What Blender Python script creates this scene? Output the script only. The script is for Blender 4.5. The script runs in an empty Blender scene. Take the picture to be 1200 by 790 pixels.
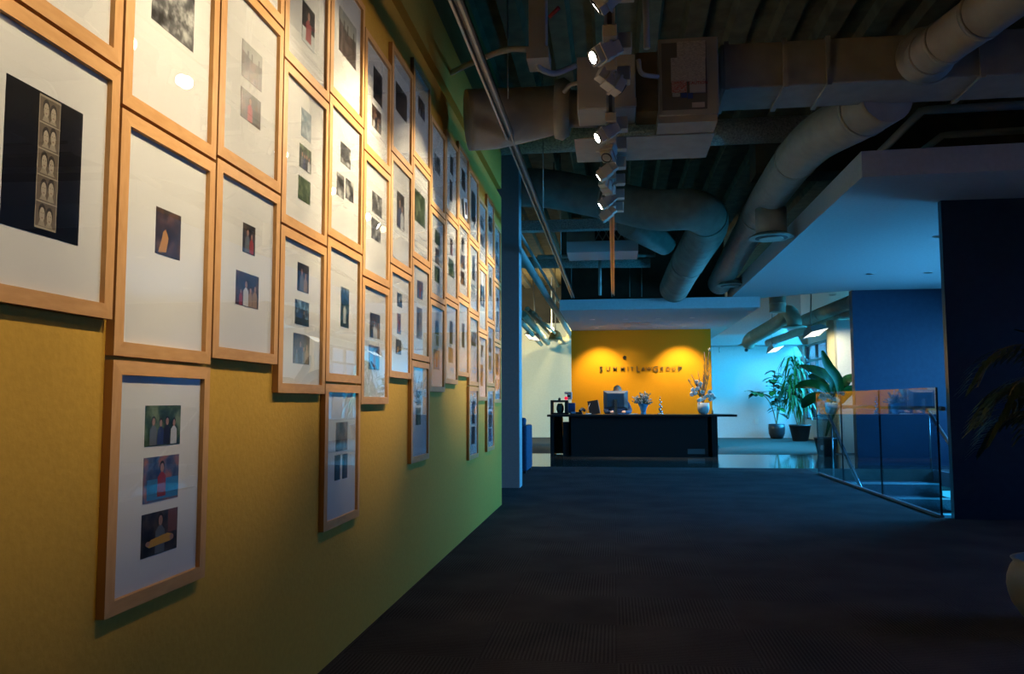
import bpy, bmesh, math, random
from mathutils import Vector, Matrix
from math import sin, cos, pi, sqrt, radians
random.seed(7)
sc = bpy.context.scene
COL = sc.collection

# ------------------------------------------------------------------ camera
F_PX, PITCH, YAW, ROLL, EYE = 957.1, .0789, .1239, -.0026, .975
cd = bpy.data.cameras.new('camera'); cam = bpy.data.objects.new('camera', cd); COL.objects.link(cam)
cd.sensor_width = 36; cd.lens = F_PX/1200*36; cd.clip_start = .05; cd.clip_end = 200
cam.matrix_world = Matrix.Translation((0, 0, EYE)) @ Matrix.Rotation(YAW, 4, 'Z') @ Matrix.Rotation(pi/2+PITCH, 4, 'X') @ Matrix.Rotation(ROLL, 4, 'Z')
sc.camera = cam

def ray(px, py):
    a, b = px-600, py-395
    u = a*cos(ROLL)+b*sin(ROLL); v = -a*sin(ROLL)+b*cos(ROLL)
    X, Z2 = u/F_PX, -v/F_PX
    Y = cos(PITCH)-Z2*sin(PITCH); Z = sin(PITCH)+Z2*cos(PITCH)
    return Vector((X*cos(YAW)-Y*sin(YAW), X*sin(YAW)+Y*cos(YAW), Z))
def at(px, py, Y):
    d = ray(px, py); return Vector((0, 0, EYE))+d*(Y/d.y)

# ------------------------------------------------------------------ materials
MATS = {}
def mat(name, col, rough=.6, metal=0., spec=.5, emit=None, es=0., coat=0.):
    if name in MATS: return MATS[name]
    m = bpy.data.materials.new(name); m.use_nodes = True
    b = m.node_tree.nodes['Principled BSDF']
    b.inputs['Base Color'].default_value = (*col, 1); b.inputs['Roughness'].default_value = rough
    b.inputs['Metallic'].default_value = metal; b.inputs['Specular IOR Level'].default_value = spec
    if coat: b.inputs['Coat Weight'].default_value = coat
    if emit: b.inputs['Emission Color'].default_value = (*emit, 1); b.inputs['Emission Strength'].default_value = es
    MATS[name] = m
    return m
def noise_mat(name, c1, c2, scale=8, rough=.7, bump=.0, detail=4, stretch=(1, 1, 1), spec=.4, metal=0., lo=.35, hi=.65, c3=None, rnd=False):
    if name in MATS: return MATS[name]
    m = mat(name, c1, rough, metal, spec); nt = m.node_tree; N = nt.nodes; L = nt.links; b = N['Principled BSDF']
    tc = N.new('ShaderNodeTexCoord'); mp = N.new('ShaderNodeMapping'); mp.inputs['Scale'].default_value = stretch
    L.new(tc.outputs['Object'], mp.inputs['Vector'])
    nz = N.new('ShaderNodeTexNoise'); nz.inputs['Scale'].default_value = scale; nz.inputs['Detail'].default_value = detail
    L.new(mp.outputs[0], nz.inputs['Vector'])
    if rnd:
        nz.noise_dimensions = '4D'; oi = N.new('ShaderNodeObjectInfo'); mu = N.new('ShaderNodeMath'); mu.operation = 'MULTIPLY'; mu.inputs[1].default_value = 37
        L.new(oi.outputs['Random'], mu.inputs[0]); L.new(mu.outputs[0], nz.inputs['W'])
    cr = N.new('ShaderNodeValToRGB'); cr.color_ramp.elements[0].color = (*c1, 1); cr.color_ramp.elements[1].color = (*c2, 1)
    cr.color_ramp.elements[0].position = lo; cr.color_ramp.elements[1].position = hi
    if c3:
        e = cr.color_ramp.elements.new((lo+hi)/2); e.color = (*c3, 1)
    L.new(nz.outputs[0], cr.inputs[0]); L.new(cr.outputs[0], b.inputs['Base Color'])
    if bump:
        bp = N.new('ShaderNodeBump'); bp.inputs['Strength'].default_value = bump; bp.inputs['Distance'].default_value = .01
        L.new(nz.outputs[0], bp.inputs['Height']); L.new(bp.outputs[0], b.inputs['Normal'])
    return m
def glass_mat(name, tint=(1, 1, 1), ior=1.5, dim=1.):
    if name in MATS: return MATS[name]
    m = bpy.data.materials.new(name); m.use_nodes = True; nt = m.node_tree; N = nt.nodes; L = nt.links
    N.clear(); out = N.new('ShaderNodeOutputMaterial'); mx = N.new('ShaderNodeMixShader'); tr = N.new('ShaderNodeBsdfTransparent'); gl = N.new('ShaderNodeBsdfGlossy')
    fr = N.new('ShaderNodeFresnel'); ge = N.new('ShaderNodeNewGeometry'); mr = N.new('ShaderNodeMapRange'); mr.inputs['To Min'].default_value = ior; mr.inputs['To Max'].default_value = 1/ior
    L.new(ge.outputs['Backfacing'], mr.inputs['Value']); L.new(mr.outputs[0], fr.inputs['IOR']); gl.inputs['Roughness'].default_value = 0.0
    tr.inputs['Color'].default_value = (*tint, 1); gl.inputs['Color'].default_value = (dim, dim, dim, 1)
    L.new(fr.outputs[0], mx.inputs[0]); L.new(tr.outputs[0], mx.inputs[1]); L.new(gl.outputs[0], mx.inputs[2]); L.new(mx.outputs[0], out.inputs['Surface'])
    MATS[name] = m
    return m

SOFF = noise_mat('pale grey soffit paint', (.44, .45, .46), (.48, .49, .50), 30, .85, .03)
YEL = noise_mat('mustard wall paint', (.60, .335, .045), (.64, .36, .05), 60, .75, .15, spec=.25)
YEL2 = noise_mat('mustard reception paint', (.72, .325, .006), (.75, .34, .008), 60, .7, .1, spec=.25)
BAND = noise_mat('shade brown upper wall', (.20, .13, .03), (.24, .155, .04), 10, .85)  # browner than the wall below: the missing light is put into the colour
WHITE = noise_mat('white painted drywall', (.66, .68, .68), (.70, .72, .72), 30, .85, .05)
CREAM = noise_mat('cream painted drywall', (.72, .68, .52), (.76, .72, .56), 30, .85, .05)
GREYW = noise_mat('grey painted pier', (.40, .42, .44), (.44, .46, .48), 30, .8)
NAVY = noise_mat('navy lacquered wall', (.011, .030, .068), (.014, .035, .075), 20, .4, .03)
DNAVY = noise_mat('black navy lacquered wall', (.010, .020, .040), (.014, .026, .048), 20, .28, .04)
DECK = noise_mat('dark ceiling deck', (.13, .10, .055), (.20, .155, .085), 6, .9, .2)
DUCT = noise_mat('painted duct metal', (.34, .32, .27), (.40, .38, .32), 9, .55, .05)
WRAP = noise_mat('insulation duct wrap', (.26, .25, .22), (.34, .33, .28), 7, .8, .6)
FIREP = noise_mat('sprayed insulation', (.30, .30, .27), (.70, .68, .62), 55, .95, 1., lo=.3, hi=.7)
STEEL = mat('galvanised steel', (.30, .30, .28), .4, .8)
RAILM = mat('track metal', (.34, .34, .33), .3, .9)
PIPE = mat('painted pipe', (.42, .42, .38), .5)
BLACK = mat('black wood', (.008, .008, .010), .35)
BLK = mat('black plastic', (.012, .012, .014), .4)
GREY = mat('grey plastic', (.30, .32, .34), .35)
OFFW = mat('white plastic', (.75, .74, .70), .45)
FIXT = mat('spotlight housing', (.50, .48, .42), .45)
CHROME = mat('brushed chrome', (.70, .72, .75), .22, 1.)
LENS = mat('lit spotlight lens', (1, 1, 1), .4, emit=(1., .93, .85), es=38)
WARML = mat('lit warm lens', (1, 1, 1), .4, emit=(1., .88, .62), es=1.3)
BULB = mat('lit bulb', (1, 1, 1), .4, emit=(1., .85, .4), es=22)
DLIGHT = mat('lit downlight', (1, 1, 1), .4, emit=(.9, .97, 1.), es=5.)
MAT_BOARD = noise_mat('ivory mat board', (.80, .78, .71), (.83, .81, .74), 300, .9)
MAPLE = noise_mat('light maple', (.62, .31, .10), (.72, .385, .14), 14, .5, .05, detail=6, stretch=(1, 6, 1.4), lo=.3, hi=.7, rnd=True)
MAPLEH = noise_mat('light maple rail', (.62, .31, .10), (.72, .385, .14), 14, .5, .05, detail=6, stretch=(1, 1.4, 6), lo=.3, hi=.7, rnd=True)
MAPLES = mat('maple edge', (.42, .20, .06), .6)
PGLASS = glass_mat('picture glazing', (1, 1, 1), 1.46, .95)
RGLASS = glass_mat('balustrade glass', (.66, .80, .84), 1.5, 1.)
WGLASS = glass_mat('window glass', (.95, .97, 1), 1.45, .6)
LEAF = noise_mat('green leaf', (.010, .05, .014), (.028, .12, .028), 9, .35, .0)
LEAF2 = noise_mat('broad green leaf', (.012, .07, .014), (.04, .16, .03), 5, .3, .0)
LEAFD = noise_mat('dark fern leaf', (.03, .06, .03), (.06, .10, .05), 9, .45, .0)
BARK = noise_mat('plant stem', (.16, .12, .07), (.25, .2, .12), 20, .8)
POT = mat('dark glazed pot', (.035, .04, .05), .3)
SOIL = noise_mat('potting soil', (.02, .015, .01), (.05, .035, .02), 40, .95)

# ------------------------------------------------------------------ mesh builder (world coordinates)
class MB:
    def __init__(s): s.bm = bmesh.new(); s.mats = []; s.cur = 0
    def use(s, m):
        if m not in s.mats: s.mats.append(m)
        s.cur = s.mats.index(m); return s
    def _f(s, vs, smooth=False):
        try:
            f = s.bm.faces.new(vs); f.material_index = s.cur; f.smooth = smooth; return f
        except ValueError: return None
    def poly(s, pts, smooth=False):
        return s._f([s.bm.verts.new(p) for p in pts], smooth)
    def box(s, x0, x1, y0, y1, z0, z1, M=None, bev=0):
        c = [Vector((x, y, z)) for z in (z0, z1) for y in (y0, y1) for x in (x0, x1)]
        if M is not None: c = [M @ p for p in c]
        v = [s.bm.verts.new(p) for p in c]; fs = []
        for q in ((0, 2, 3, 1), (4, 5, 7, 6), (0, 1, 5, 4), (2, 6, 7, 3), (0, 4, 6, 2), (1, 3, 7, 5)):
            fs.append(s._f([v[i] for i in q]))
        if bev:
            es = list({e for f in fs for e in f.edges}); r = bmesh.ops.bevel(s.bm, geom=es, offset=bev, segments=2, profile=.5, affect='EDGES')
            for f in r['faces']: f.material_index = s.cur
        return s
    def tube(s, pts, r, seg=12, caps=True, smooth=True):
        pts = [Vector(p) for p in pts]; n = len(pts)
        rs = r if isinstance(r, (list, tuple)) else [r]*n
        rings = []; up = None
        for i, p in enumerate(pts):
            t = (pts[min(i+1, n-1)]-pts[max(i-1, 0)])
            if t.length < 1e-7: t = Vector((0, 0, 1))
            t.normalize()
            if up is None:
                up = Vector((0, 0, 1)) if abs(t.z) < .9 else Vector((1, 0, 0))
            a = t.cross(up)
            if a.length < 1e-5: a = t.cross(Vector((0, 1, 0)))
            a.normalize(); b = a.cross(t).normalized(); up = b
            rings.append([s.bm.verts.new(p+(a*cos(2*pi*k/seg)+b*sin(2*pi*k/seg))*rs[i]) for k in range(seg)])
        for i in range(n-1):
            for k in range(seg):
                s._f([rings[i][k], rings[i][(k+1) % seg], rings[i+1][(k+1) % seg], rings[i+1][k]], smooth)
        if caps:
            s._f(rings[0][::-1]); s._f(rings[-1])
        return s
    def lathe(s, prof, c, axis='Z', seg=24, M=None, smooth=True):
        c = Vector(c); rings = []
        for r, h in prof:
            ring = []
            for k in range(seg):
                a = 2*pi*k/seg
                p = Vector((r*cos(a), r*sin(a), h))
                if axis == 'Y': p = Vector((p.x, p.z, p.y))
                if axis == 'X': p = Vector((p.z, p.x, p.y))
                if M is not None: p = M @ p
                ring.append(s.bm.verts.new(c+p))
            rings.append(ring)
        for i in range(len(rings)-1):
            for k in range(seg):
                s._f([rings[i][k], rings[i][(k+1) % seg], rings[i+1][(k+1) % seg], rings[i+1][k]], smooth)
        s._f(rings[0][::-1]); s._f(rings[-1]); return s
    def ellipsoid(s, c, r, seg=14, rg=9, M=None):
        c = Vector(c); rings = []
        for i in range(1, rg):
            th = pi*i/rg; ring = []
            for k in range(seg):
                a = 2*pi*k/seg; p = Vector((r[0]*sin(th)*cos(a), r[1]*sin(th)*sin(a), r[2]*cos(th)))
                if M is not None: p = M @ p
                ring.append(s.bm.verts.new(c+p))
            rings.append(ring)
        def e(z):
            p = Vector((0, 0, z));
            return s.bm.verts.new(c+(M @ p if M is not None else p))
        t, b = e(r[2]), e(-r[2])
        for k in range(seg):
            s._f([t, rings[0][k], rings[0][(k+1) % seg]], True); s._f([b, rings[-1][(k+1) % seg], rings[-1][k]], True)
            for i in range(len(rings)-1):
                s._f([rings[i][k], rings[i+1][k], rings[i+1][(k+1) % seg], rings[i][(k+1) % seg]], True)
        return s
    def leaf(s, pts, width, fold=.15, wup=None):
        """a blade along pts, widest in the middle, folded on its midrib"""
        pts = [Vector(p) for p in pts]; n = len(pts); prev = None
        for i, p in enumerate(pts):
            t = (pts[min(i+1, n-1)]-pts[max(i-1, 0)]).normalized()
            side = t.cross(wup or Vector((0, 0, 1)))
            if side.length < .05: side = t.cross(Vector((1, 0, 0)))
            side.normalize(); nn = side.cross(t).normalized()
            f = i/(n-1); w = width*max(.02, sin(pi*min(1, f*.92+.04))**.7)
            row = [s.bm.verts.new(p-side*w+nn*w*fold), s.bm.verts.new(p), s.bm.verts.new(p+side*w+nn*w*fold)]
            if prev:
                s._f([prev[0], prev[1], row[1], row[0]], True); s._f([prev[1], prev[2], row[2], row[1]], True)
            prev = row
        return s
    def build(s, name, m=None, parent=None, origin=None, fix=True):
        if m is not None and not s.mats: s.mats = [m]
        if fix: bmesh.ops.recalc_face_normals(s.bm, faces=s.bm.faces)
        if parent is not None: o0 = Vector(PW[parent.name])
        elif origin is not None: o0 = Vector(origin)
        else:
            xs = [v.co for v in s.bm.verts]
            o0 = Vector(((min(v.x for v in xs)+max(v.x for v in xs))/2, (min(v.y for v in xs)+max(v.y for v in xs))/2, min(v.z for v in xs)))
        for v in s.bm.verts: v.co -= o0
        me = bpy.data.meshes.new(name); s.bm.to_mesh(me); s.bm.free()
        for k in s.mats: me.materials.append(k)
        o = bpy.data.objects.new(name, me); COL.objects.link(o)
        if parent is not None: o.parent = parent; PW[o.name] = tuple(o0)
        else: o.location = o0; PW[o.name] = tuple(o0)
        return o
PW = {}
def tag(o, label=None, cat=None, group=None, kind=None):
    if label: o['label'] = label
    if cat: o['category'] = cat
    if group: o['group'] = group
    if kind: o['kind'] = kind
    return o
def thing(name, label, cat, loc, group=None):
    o = bpy.data.objects.new(name, None); COL.objects.link(o); o.location = loc; o.empty_display_size = .1
    PW[o.name] = tuple(loc); return tag(o, label, cat, group)
def struct(o): o['kind'] = 'structure'; return o
def sbox(name, m, *a, **k): return struct(MB().box(*a, **k).build(name, m))
def curve(pts, n=8):
    """Catmull-Rom through pts"""
    P = [Vector(p) for p in pts]; out = []
    Q = [P[0]*2-P[1]]+P+[P[-1]*2-P[-2]]
    for i in range(1, len(Q)-2):
        for k in range(n):
            t = k/n; a, b, c, d = Q[i-1], Q[i], Q[i+1], Q[i+2]
            out.append(.5*((2*b)+(c-a)*t+(2*a-5*b+4*c-d)*t*t+(3*b-a-3*c+d)*t**3))
    out.append(P[-1]); return out
def text_bm(txt, size, depth, M, mb):
    cu = bpy.data.curves.new('t', 'FONT'); cu.body = txt; cu.size = size; cu.extrude = depth; cu.align_x = 'CENTER'; cu.offset = size*.004
    o = bpy.data.objects.new('t', cu); COL.objects.link(o)
    dg = bpy.context.evaluated_depsgraph_get(); dg.update(); me = o.evaluated_get(dg).to_mesh()
    vs = [mb.bm.verts.new(M @ v.co) for v in me.vertices]
    for p in me.polygons: mb._f([vs[i] for i in p.vertices])
    o.evaluated_get(dg).to_mesh_clear(); COL.objects.unlink(o); bpy.data.objects.remove(o); bpy.data.curves.remove(cu)
# ------------------------------------------------------------------ the setting
WX = -1.072; WEND = 7.787; CZ = 4.1; XL, XR = -6.0, 6.2; YB, YF = -2.5, 22.35
def carpet_mat():
    m = mat('striped carpet tile', (.03, .03, .03), .95, spec=.1); nt = m.node_tree; N = nt.nodes; L = nt.links; b = N['Principled BSDF']
    tc = N.new('ShaderNodeTexCoord'); sx = N.new('ShaderNodeSeparateXYZ'); L.new(tc.outputs['Object'], sx.inputs[0])
    ck = N.new('ShaderNodeTexChecker'); ck.inputs['Scale'].default_value = 1.9; L.new(tc.outputs['Object'], ck.inputs['Vector'])
    def M(op, a, bb=None, c=None):
        n = N.new('ShaderNodeMath'); n.operation = op
        for i, q in enumerate((a, bb, c)):
            if q is None: continue
            if isinstance(q, (int, float)): n.inputs[i].default_value = q
            else: L.new(q, n.inputs[i])
        return n.outputs[0]
    s1 = M('SINE', M('MULTIPLY', sx.outputs['X'], 400.)); s2 = M('SINE', M('MULTIPLY', sx.outputs['Y'], 400.))
    st = M('ADD', M('MULTIPLY', s1, ck.outputs['Fac']), M('MULTIPLY', s2, M('SUBTRACT', 1., ck.outputs['Fac'])))
    nz = N.new('ShaderNodeTexNoise'); nz.inputs['Scale'].default_value = 2.2; nz.inputs['Detail'].default_value = 6; L.new(tc.outputs['Object'], nz.inputs['Vector'])
    nf = N.new('ShaderNodeTexNoise'); nf.inputs['Scale'].default_value = 160; nf.inputs['Detail'].default_value = 2; L.new(tc.outputs['Object'], nf.inputs['Vector'])
    v = M('MULTIPLY_ADD', st, .22, .3); v = M('ADD', v, M('MULTIPLY_ADD', nz.outputs[0], .9, -.42)); v = M('ADD', v, M('MULTIPLY_ADD', nf.outputs[0], .8, -.4))
    cr = N.new('ShaderNodeValToRGB'); cr.color_ramp.elements[0].color = (.016, .017, .022, 1); cr.color_ramp.elements[1].color = (.095, .09, .095, 1)
    L.new(v, cr.inputs[0]); L.new(cr.outputs[0], b.inputs['Base Color'])
    return m
CARP = carpet_mat()
POLI = noise_mat('polished dark concrete', (.045, .045, .045), (.07, .068, .062), 3, .07, .0, spec=.6)
SX0, SX1, SY0, SY1 = 2.72, 4.5, 7.29, 12.36      # stairwell opening
b = MB().use(CARP)
b.box(XL, SX0, YB, SY1, -.3, 0); b.box(SX0, XR, YB, SY0, -.3, 0); b.box(SX1, XR, SY0, SY1, -.2, 0)
struct(b.build('floor', CARP, origin=(0, 0, 0)))
sbox('floor.001', POLI, XL, XR, SY1, 15.42, -.3, 0)
sbox('floor.002', noise_mat('plain far carpet', (.030, .027, .025), (.045, .04, .036), 90, .95), XL, XR, 15.42, YF, -.3, 0)
# photo wall with the long reveal near its top
b = MB().use(YEL)
b.box(-1.25, WX, YB, WEND, 0, 2.965); b.box(-1.25, WX-.055, YB, WEND, 2.965, 3.05); b.box(-1.25, WX, YB, WEND, 3.05, 3.42)
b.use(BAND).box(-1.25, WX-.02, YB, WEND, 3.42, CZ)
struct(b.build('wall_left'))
sbox('wall_pier', GREYW, -1.75, -1.073, 9.28, 9.545, 0, CZ)
# ribbed deck
b = MB().use(DECK); pr = []; x = XL-.2
while x < XR+.2:
    pr += [(x, CZ), (x+.15, CZ), (x+.18, CZ+.09), (x+.35, CZ+.09)]; x += .38
for (xa, za), (xb, zb) in zip(pr, pr[1:]):
    b.poly([(xa, YB, za), (xb, YB, zb), (xb, YF, zb), (xa, YF, za)])
b.poly([(XL-.2, YB, CZ+.2), (XR+.2, YB, CZ+.2), (XR+.2, YF, CZ+.2), (XL-.2, YF, CZ+.2)])
struct(b.build('ceiling', fix=False))
sbox('wall_back', CREAM, XL, XR, YB-.15, YB, 0, CZ+.2)
sbox('wall_far', CREAM, XL, .5, YF, YF+.15, 0, 2.64); sbox('wall_far_right', WHITE, .5, 5.1, YF, YF+.15, 0, 2.64)
sbox('wall_far_ledge', CREAM, XL, -.9, YF-.02, YF, 2.64, 3.12); sbox('wall_far.001', noise_mat('dark far upper wall', (.035, .03, .02), (.05, .042, .03), 6, .9), XL, 2.2, YF, YF+.15, 2.64, CZ+.2); sbox('wall_far_upper', GREYW, 2.2, 5.1, YF, YF+.15, 2.64, CZ+.2)
sbox('wall_far_side', CREAM, -5.2, -5.05, WEND, YF, 0, CZ+.2)
sbox('wall_reception', YEL2, -.898, 2.028, 17.469, 17.65, 0, 2.70)
sbox('wall_stair', NAVY, 3.652, XR, 13.044, 13.2, -.17, 2.668); sbox('wall_stair_lower', WHITE, SX0-.1, XR, 13.044, 13.2, -3.4, -.3)
sbox('wall_divider', DNAVY, 2.772, XR, 7.222, 7.29, 0, 2.668)
b = MB().use(SOFF)
pts = [(1.89, 6.37), (XR, 6.15), (XR, 12.90), (3.65, 13.044), (1.926, 14.10)]
lo = [(x, y, 2.668) for x, y in pts]; hi = [(x, y, 2.868) for x, y in pts]
b.poly(lo[::-1]); b.poly(hi)
for i in range(5): j = (i+1) % 5; b.poly([lo[i], lo[j], hi[j], hi[i]])
b.box(3.652, XR, 13.05, 13.2, 2.668, 2.868)
struct(b.build('ceiling_soffit'))
b = MB().use(SOFF); b.box(-.884, 2.36, 13.5, 17.469, 2.485, 2.66); b.box(2.028, 2.36, 17.469, 20.2, 2.485, 2.66)
struct(b.build('ceiling_soffit.001'))
# right side wall with daylight windows : openings cut as separate wall pieces
def window_wall(name, x, y0, y1, z0, z1, wins, m, thick=.15):
    b = MB().use(m); ys = sorted(wins); c = y0
    for (a, e, zb, zt) in ys:
        if a > c: b.box(x, x+thick, c, a, z0, z1)
        b.box(x, x+thick, a, e, z0, zb); b.box(x, x+thick, a, e, zt, z1); c = e
    if c < y1: b.box(x, x+thick, c, y1, z0, z1)
    return struct(b.build(name))
WN = [0]
FRM = mat('grey window frame', (.16, .18, .20), .4)
def window(x, a, e, zb, zt, nx, rows):
    WN[0] += 1; t = thing('window_%d' % WN[0], None, None, (x+.05, (a+e)/2, zb)); t['kind'] = 'structure'
    b = MB().use(FRM); w = .05
    b.box(x+.03, x+.1, a, e, zb, zb+w); b.box(x+.03, x+.1, a, e, zt-w, zt); b.box(x+.03, x+.1, a, a+w, zb, zt); b.box(x+.03, x+.1, e-w, e, zb, zt)
    for i in range(1, nx):
        y = a+(e-a)*i/nx; b.box(x+.03, x+.1, y-w/2, y+w/2, zb, zt)
    for z in rows: b.box(x+.025, x+.105, a, e, z-w/2, z+w/2)
    b.build('window_frame', FRM, t)
    MB().use(WGLASS).box(x+.062, x+.068, a+.02, e-.02, zb+.02, zt-.02).build('window_pane', WGLASS, t)
window_wall('wall_right', XR, YB, 13.05, 0, CZ+.2, [(3.0, 6.0, .9, 2.3), (7.9, 12.4, 1.1, 2.4)], WHITE)
window_wall('wall_right_lower', XR, 7.15, 13.05, -3.4, 0, [(7.9, 12.4, -2.9, -.7)], WHITE)
window(XR, 3.0, 6.0, .9, 2.3, 3, (1.9,)); window(XR, 7.9, 12.4, 1.1, 2.4, 4, ()); window(XR, 7.9, 12.4, -2.9, -.7, 4, ())
window_wall('wall_window', 4.95, 16.2, YF, 0, CZ+.2, [(16.6, 18.7, .5, 2.42), (19.0, 22.1, .5, 2.42)], WHITE)
window(4.95, 16.6, 18.7, .5, 2.42, 2, (2.0,)); window(4.95, 19.0, 22.1, .5, 2.42, 3, (2.0,))
sbox('wall_stub', WHITE, 4.19, 5.1, 16.05, 16.2, 0, 2.50)
b = MB().use(CREAM).lathe([(.12, 0), (.12, 2.52)], (4.20, 16.33, 0), seg=24); struct(b.build('wall_column'))
window_wall('wall_side', 5.0, 13.2, 16.05, 0, CZ+.2, [(13.7, 15.8, .5, 2.4)], WHITE); window(5.0, 13.7, 15.8, .5, 2.4, 2, (2.0,))
sbox('trim_2', GREYW, 2.4, 4.95, 21.7, YF, 2.42, 2.70)
sbox('trim_3', mat('white ledge', (.75, .72, .6), .7), -1.86, -.9, 21.9, YF, 2.64, 2.70)
# stairwell below the floor
sbox('trim_4', mat('dark slab edge', (.10, .12, .16), .7), SX1-.02, SX1, 7.3, SY1, -.2, -.001)
sbox('wall_stairwell.001', WHITE, SX0-.1, SX0, 7.3, SY1, -3.4, -.3)
sbox('wall_stairwell.002', WHITE, SX0, XR, 7.15, 7.29, -3.4, -.3)
sbox('floor.003', CARP, SX0, XR, 7.3, 13.04, -3.5, -3.4)
b = MB().use(noise_mat('stair carpet', (.05, .06, .08), (.09, .10, .13), 60, .95))
n = 15; st_y = 12.36
for k in range(n):
    z = -.17*(k+1); y1 = st_y-.28*k; y0 = y1-.28
    b.box(SX0+.02, SX1-.01, y0, y1, z-.17, z)
b.use(mat('stair nosing', (.35, .38, .42), .5))
for k in range(n):
    z = -.17*(k+1); y0 = st_y-.28*(k+1); b.box(SX0+.02, SX1-.01, y0-.008, y0+.03, z-.02, z+.004)
struct(b.build('floor_stair'))

# ------------------------------------------------------------------ framed photographs
def pmat(k):
    T = {'night': ((.008, .008, .012), (.10, .07, .055), (.03, .025, .03)), 'bw': ((.015, .015, .015), (.55, .55, .5), (.12, .12, .12)),
         'forest': ((.012, .03, .012), (.22, .28, .14), (.05, .09, .04)), 'sea': ((.03, .10, .22), (.35, .5, .6), (.03, .05, .08)),
         'redblue': ((.02, .05, .14), (.42, .16, .12), (.10, .12, .2)), 'dusk': ((.03, .018, .014), (.16, .08, .05), (.06, .035, .028)),
         'sepia': ((.05, .035, .025), (.40, .28, .18), (.16, .10, .07)), 'pale': ((.16, .28, .34), (.6, .66, .66), (.3, .36, .38)),
         'field': ((.05, .04, .035), (.20, .14, .12), (.10, .075, .065)), 'black': ((.003, .003, .005), (.006, .006, .009), (.004, .004, .006))}
    a, b_, c = T[k]
    return noise_mat('photo print '+k, a, b_, 26, .3, .0, 5, c3=c, lo=.36, hi=.66, rnd=True)
SKIN = mat('printed skin tone', (.42, .22, .15), .4); SKIN2 = mat('printed grey face', (.42, .38, .30), .4)
def cm(n, c): return mat('printed '+n, c, .4)
CL = [cm('dark cloth', (.02, .02, .03)), cm('red cloth', (.35, .03, .03)), cm('white cloth', (.6, .6, .58)), cm('navy cloth', (.03, .05, .14)), cm('grey cloth', (.14, .15, .16)), cm('tan cloth', (.35, .22, .12))]
HAIR = cm('dark hair', (.02, .014, .01))
XP = -1.0605     # front of the prints
def ell(b, m, cy, cz, ry, rz, dx, n=12):
    b.use(m).poly([(XP+dx, cy+ry*cos(2*pi*k/n), cz+rz*sin(2*pi*k/n)) for k in range(n)])
def figure(b, cy, zb, h, cloth, skin=SKIN, dx=.0004):
    """a printed person: torso, head and hair as flat printed shapes"""
    w = h*.22
    b.use(cloth).poly([(XP+dx, cy-w, zb), (XP+dx, cy+w, zb), (XP+dx, cy+w*.95, zb+h*.55), (XP+dx, cy+w*.3, zb+h*.68), (XP+dx, cy-w*.3, zb+h*.68), (XP+dx, cy-w*.95, zb+h*.55)])
    ell(b, HAIR, cy, zb+h*.84, h*.125, h*.16, dx+.0002); ell(b, skin, cy, zb+h*.80, h*.095, h*.13, dx+.0004)
def rectp(b, m, y0, y1, z0, z1, dx): b.use(m).poly([(XP+dx, y0, z0), (XP+dx, y1, z0), (XP+dx, y1, z1), (XP+dx, y0, z1)])
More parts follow.
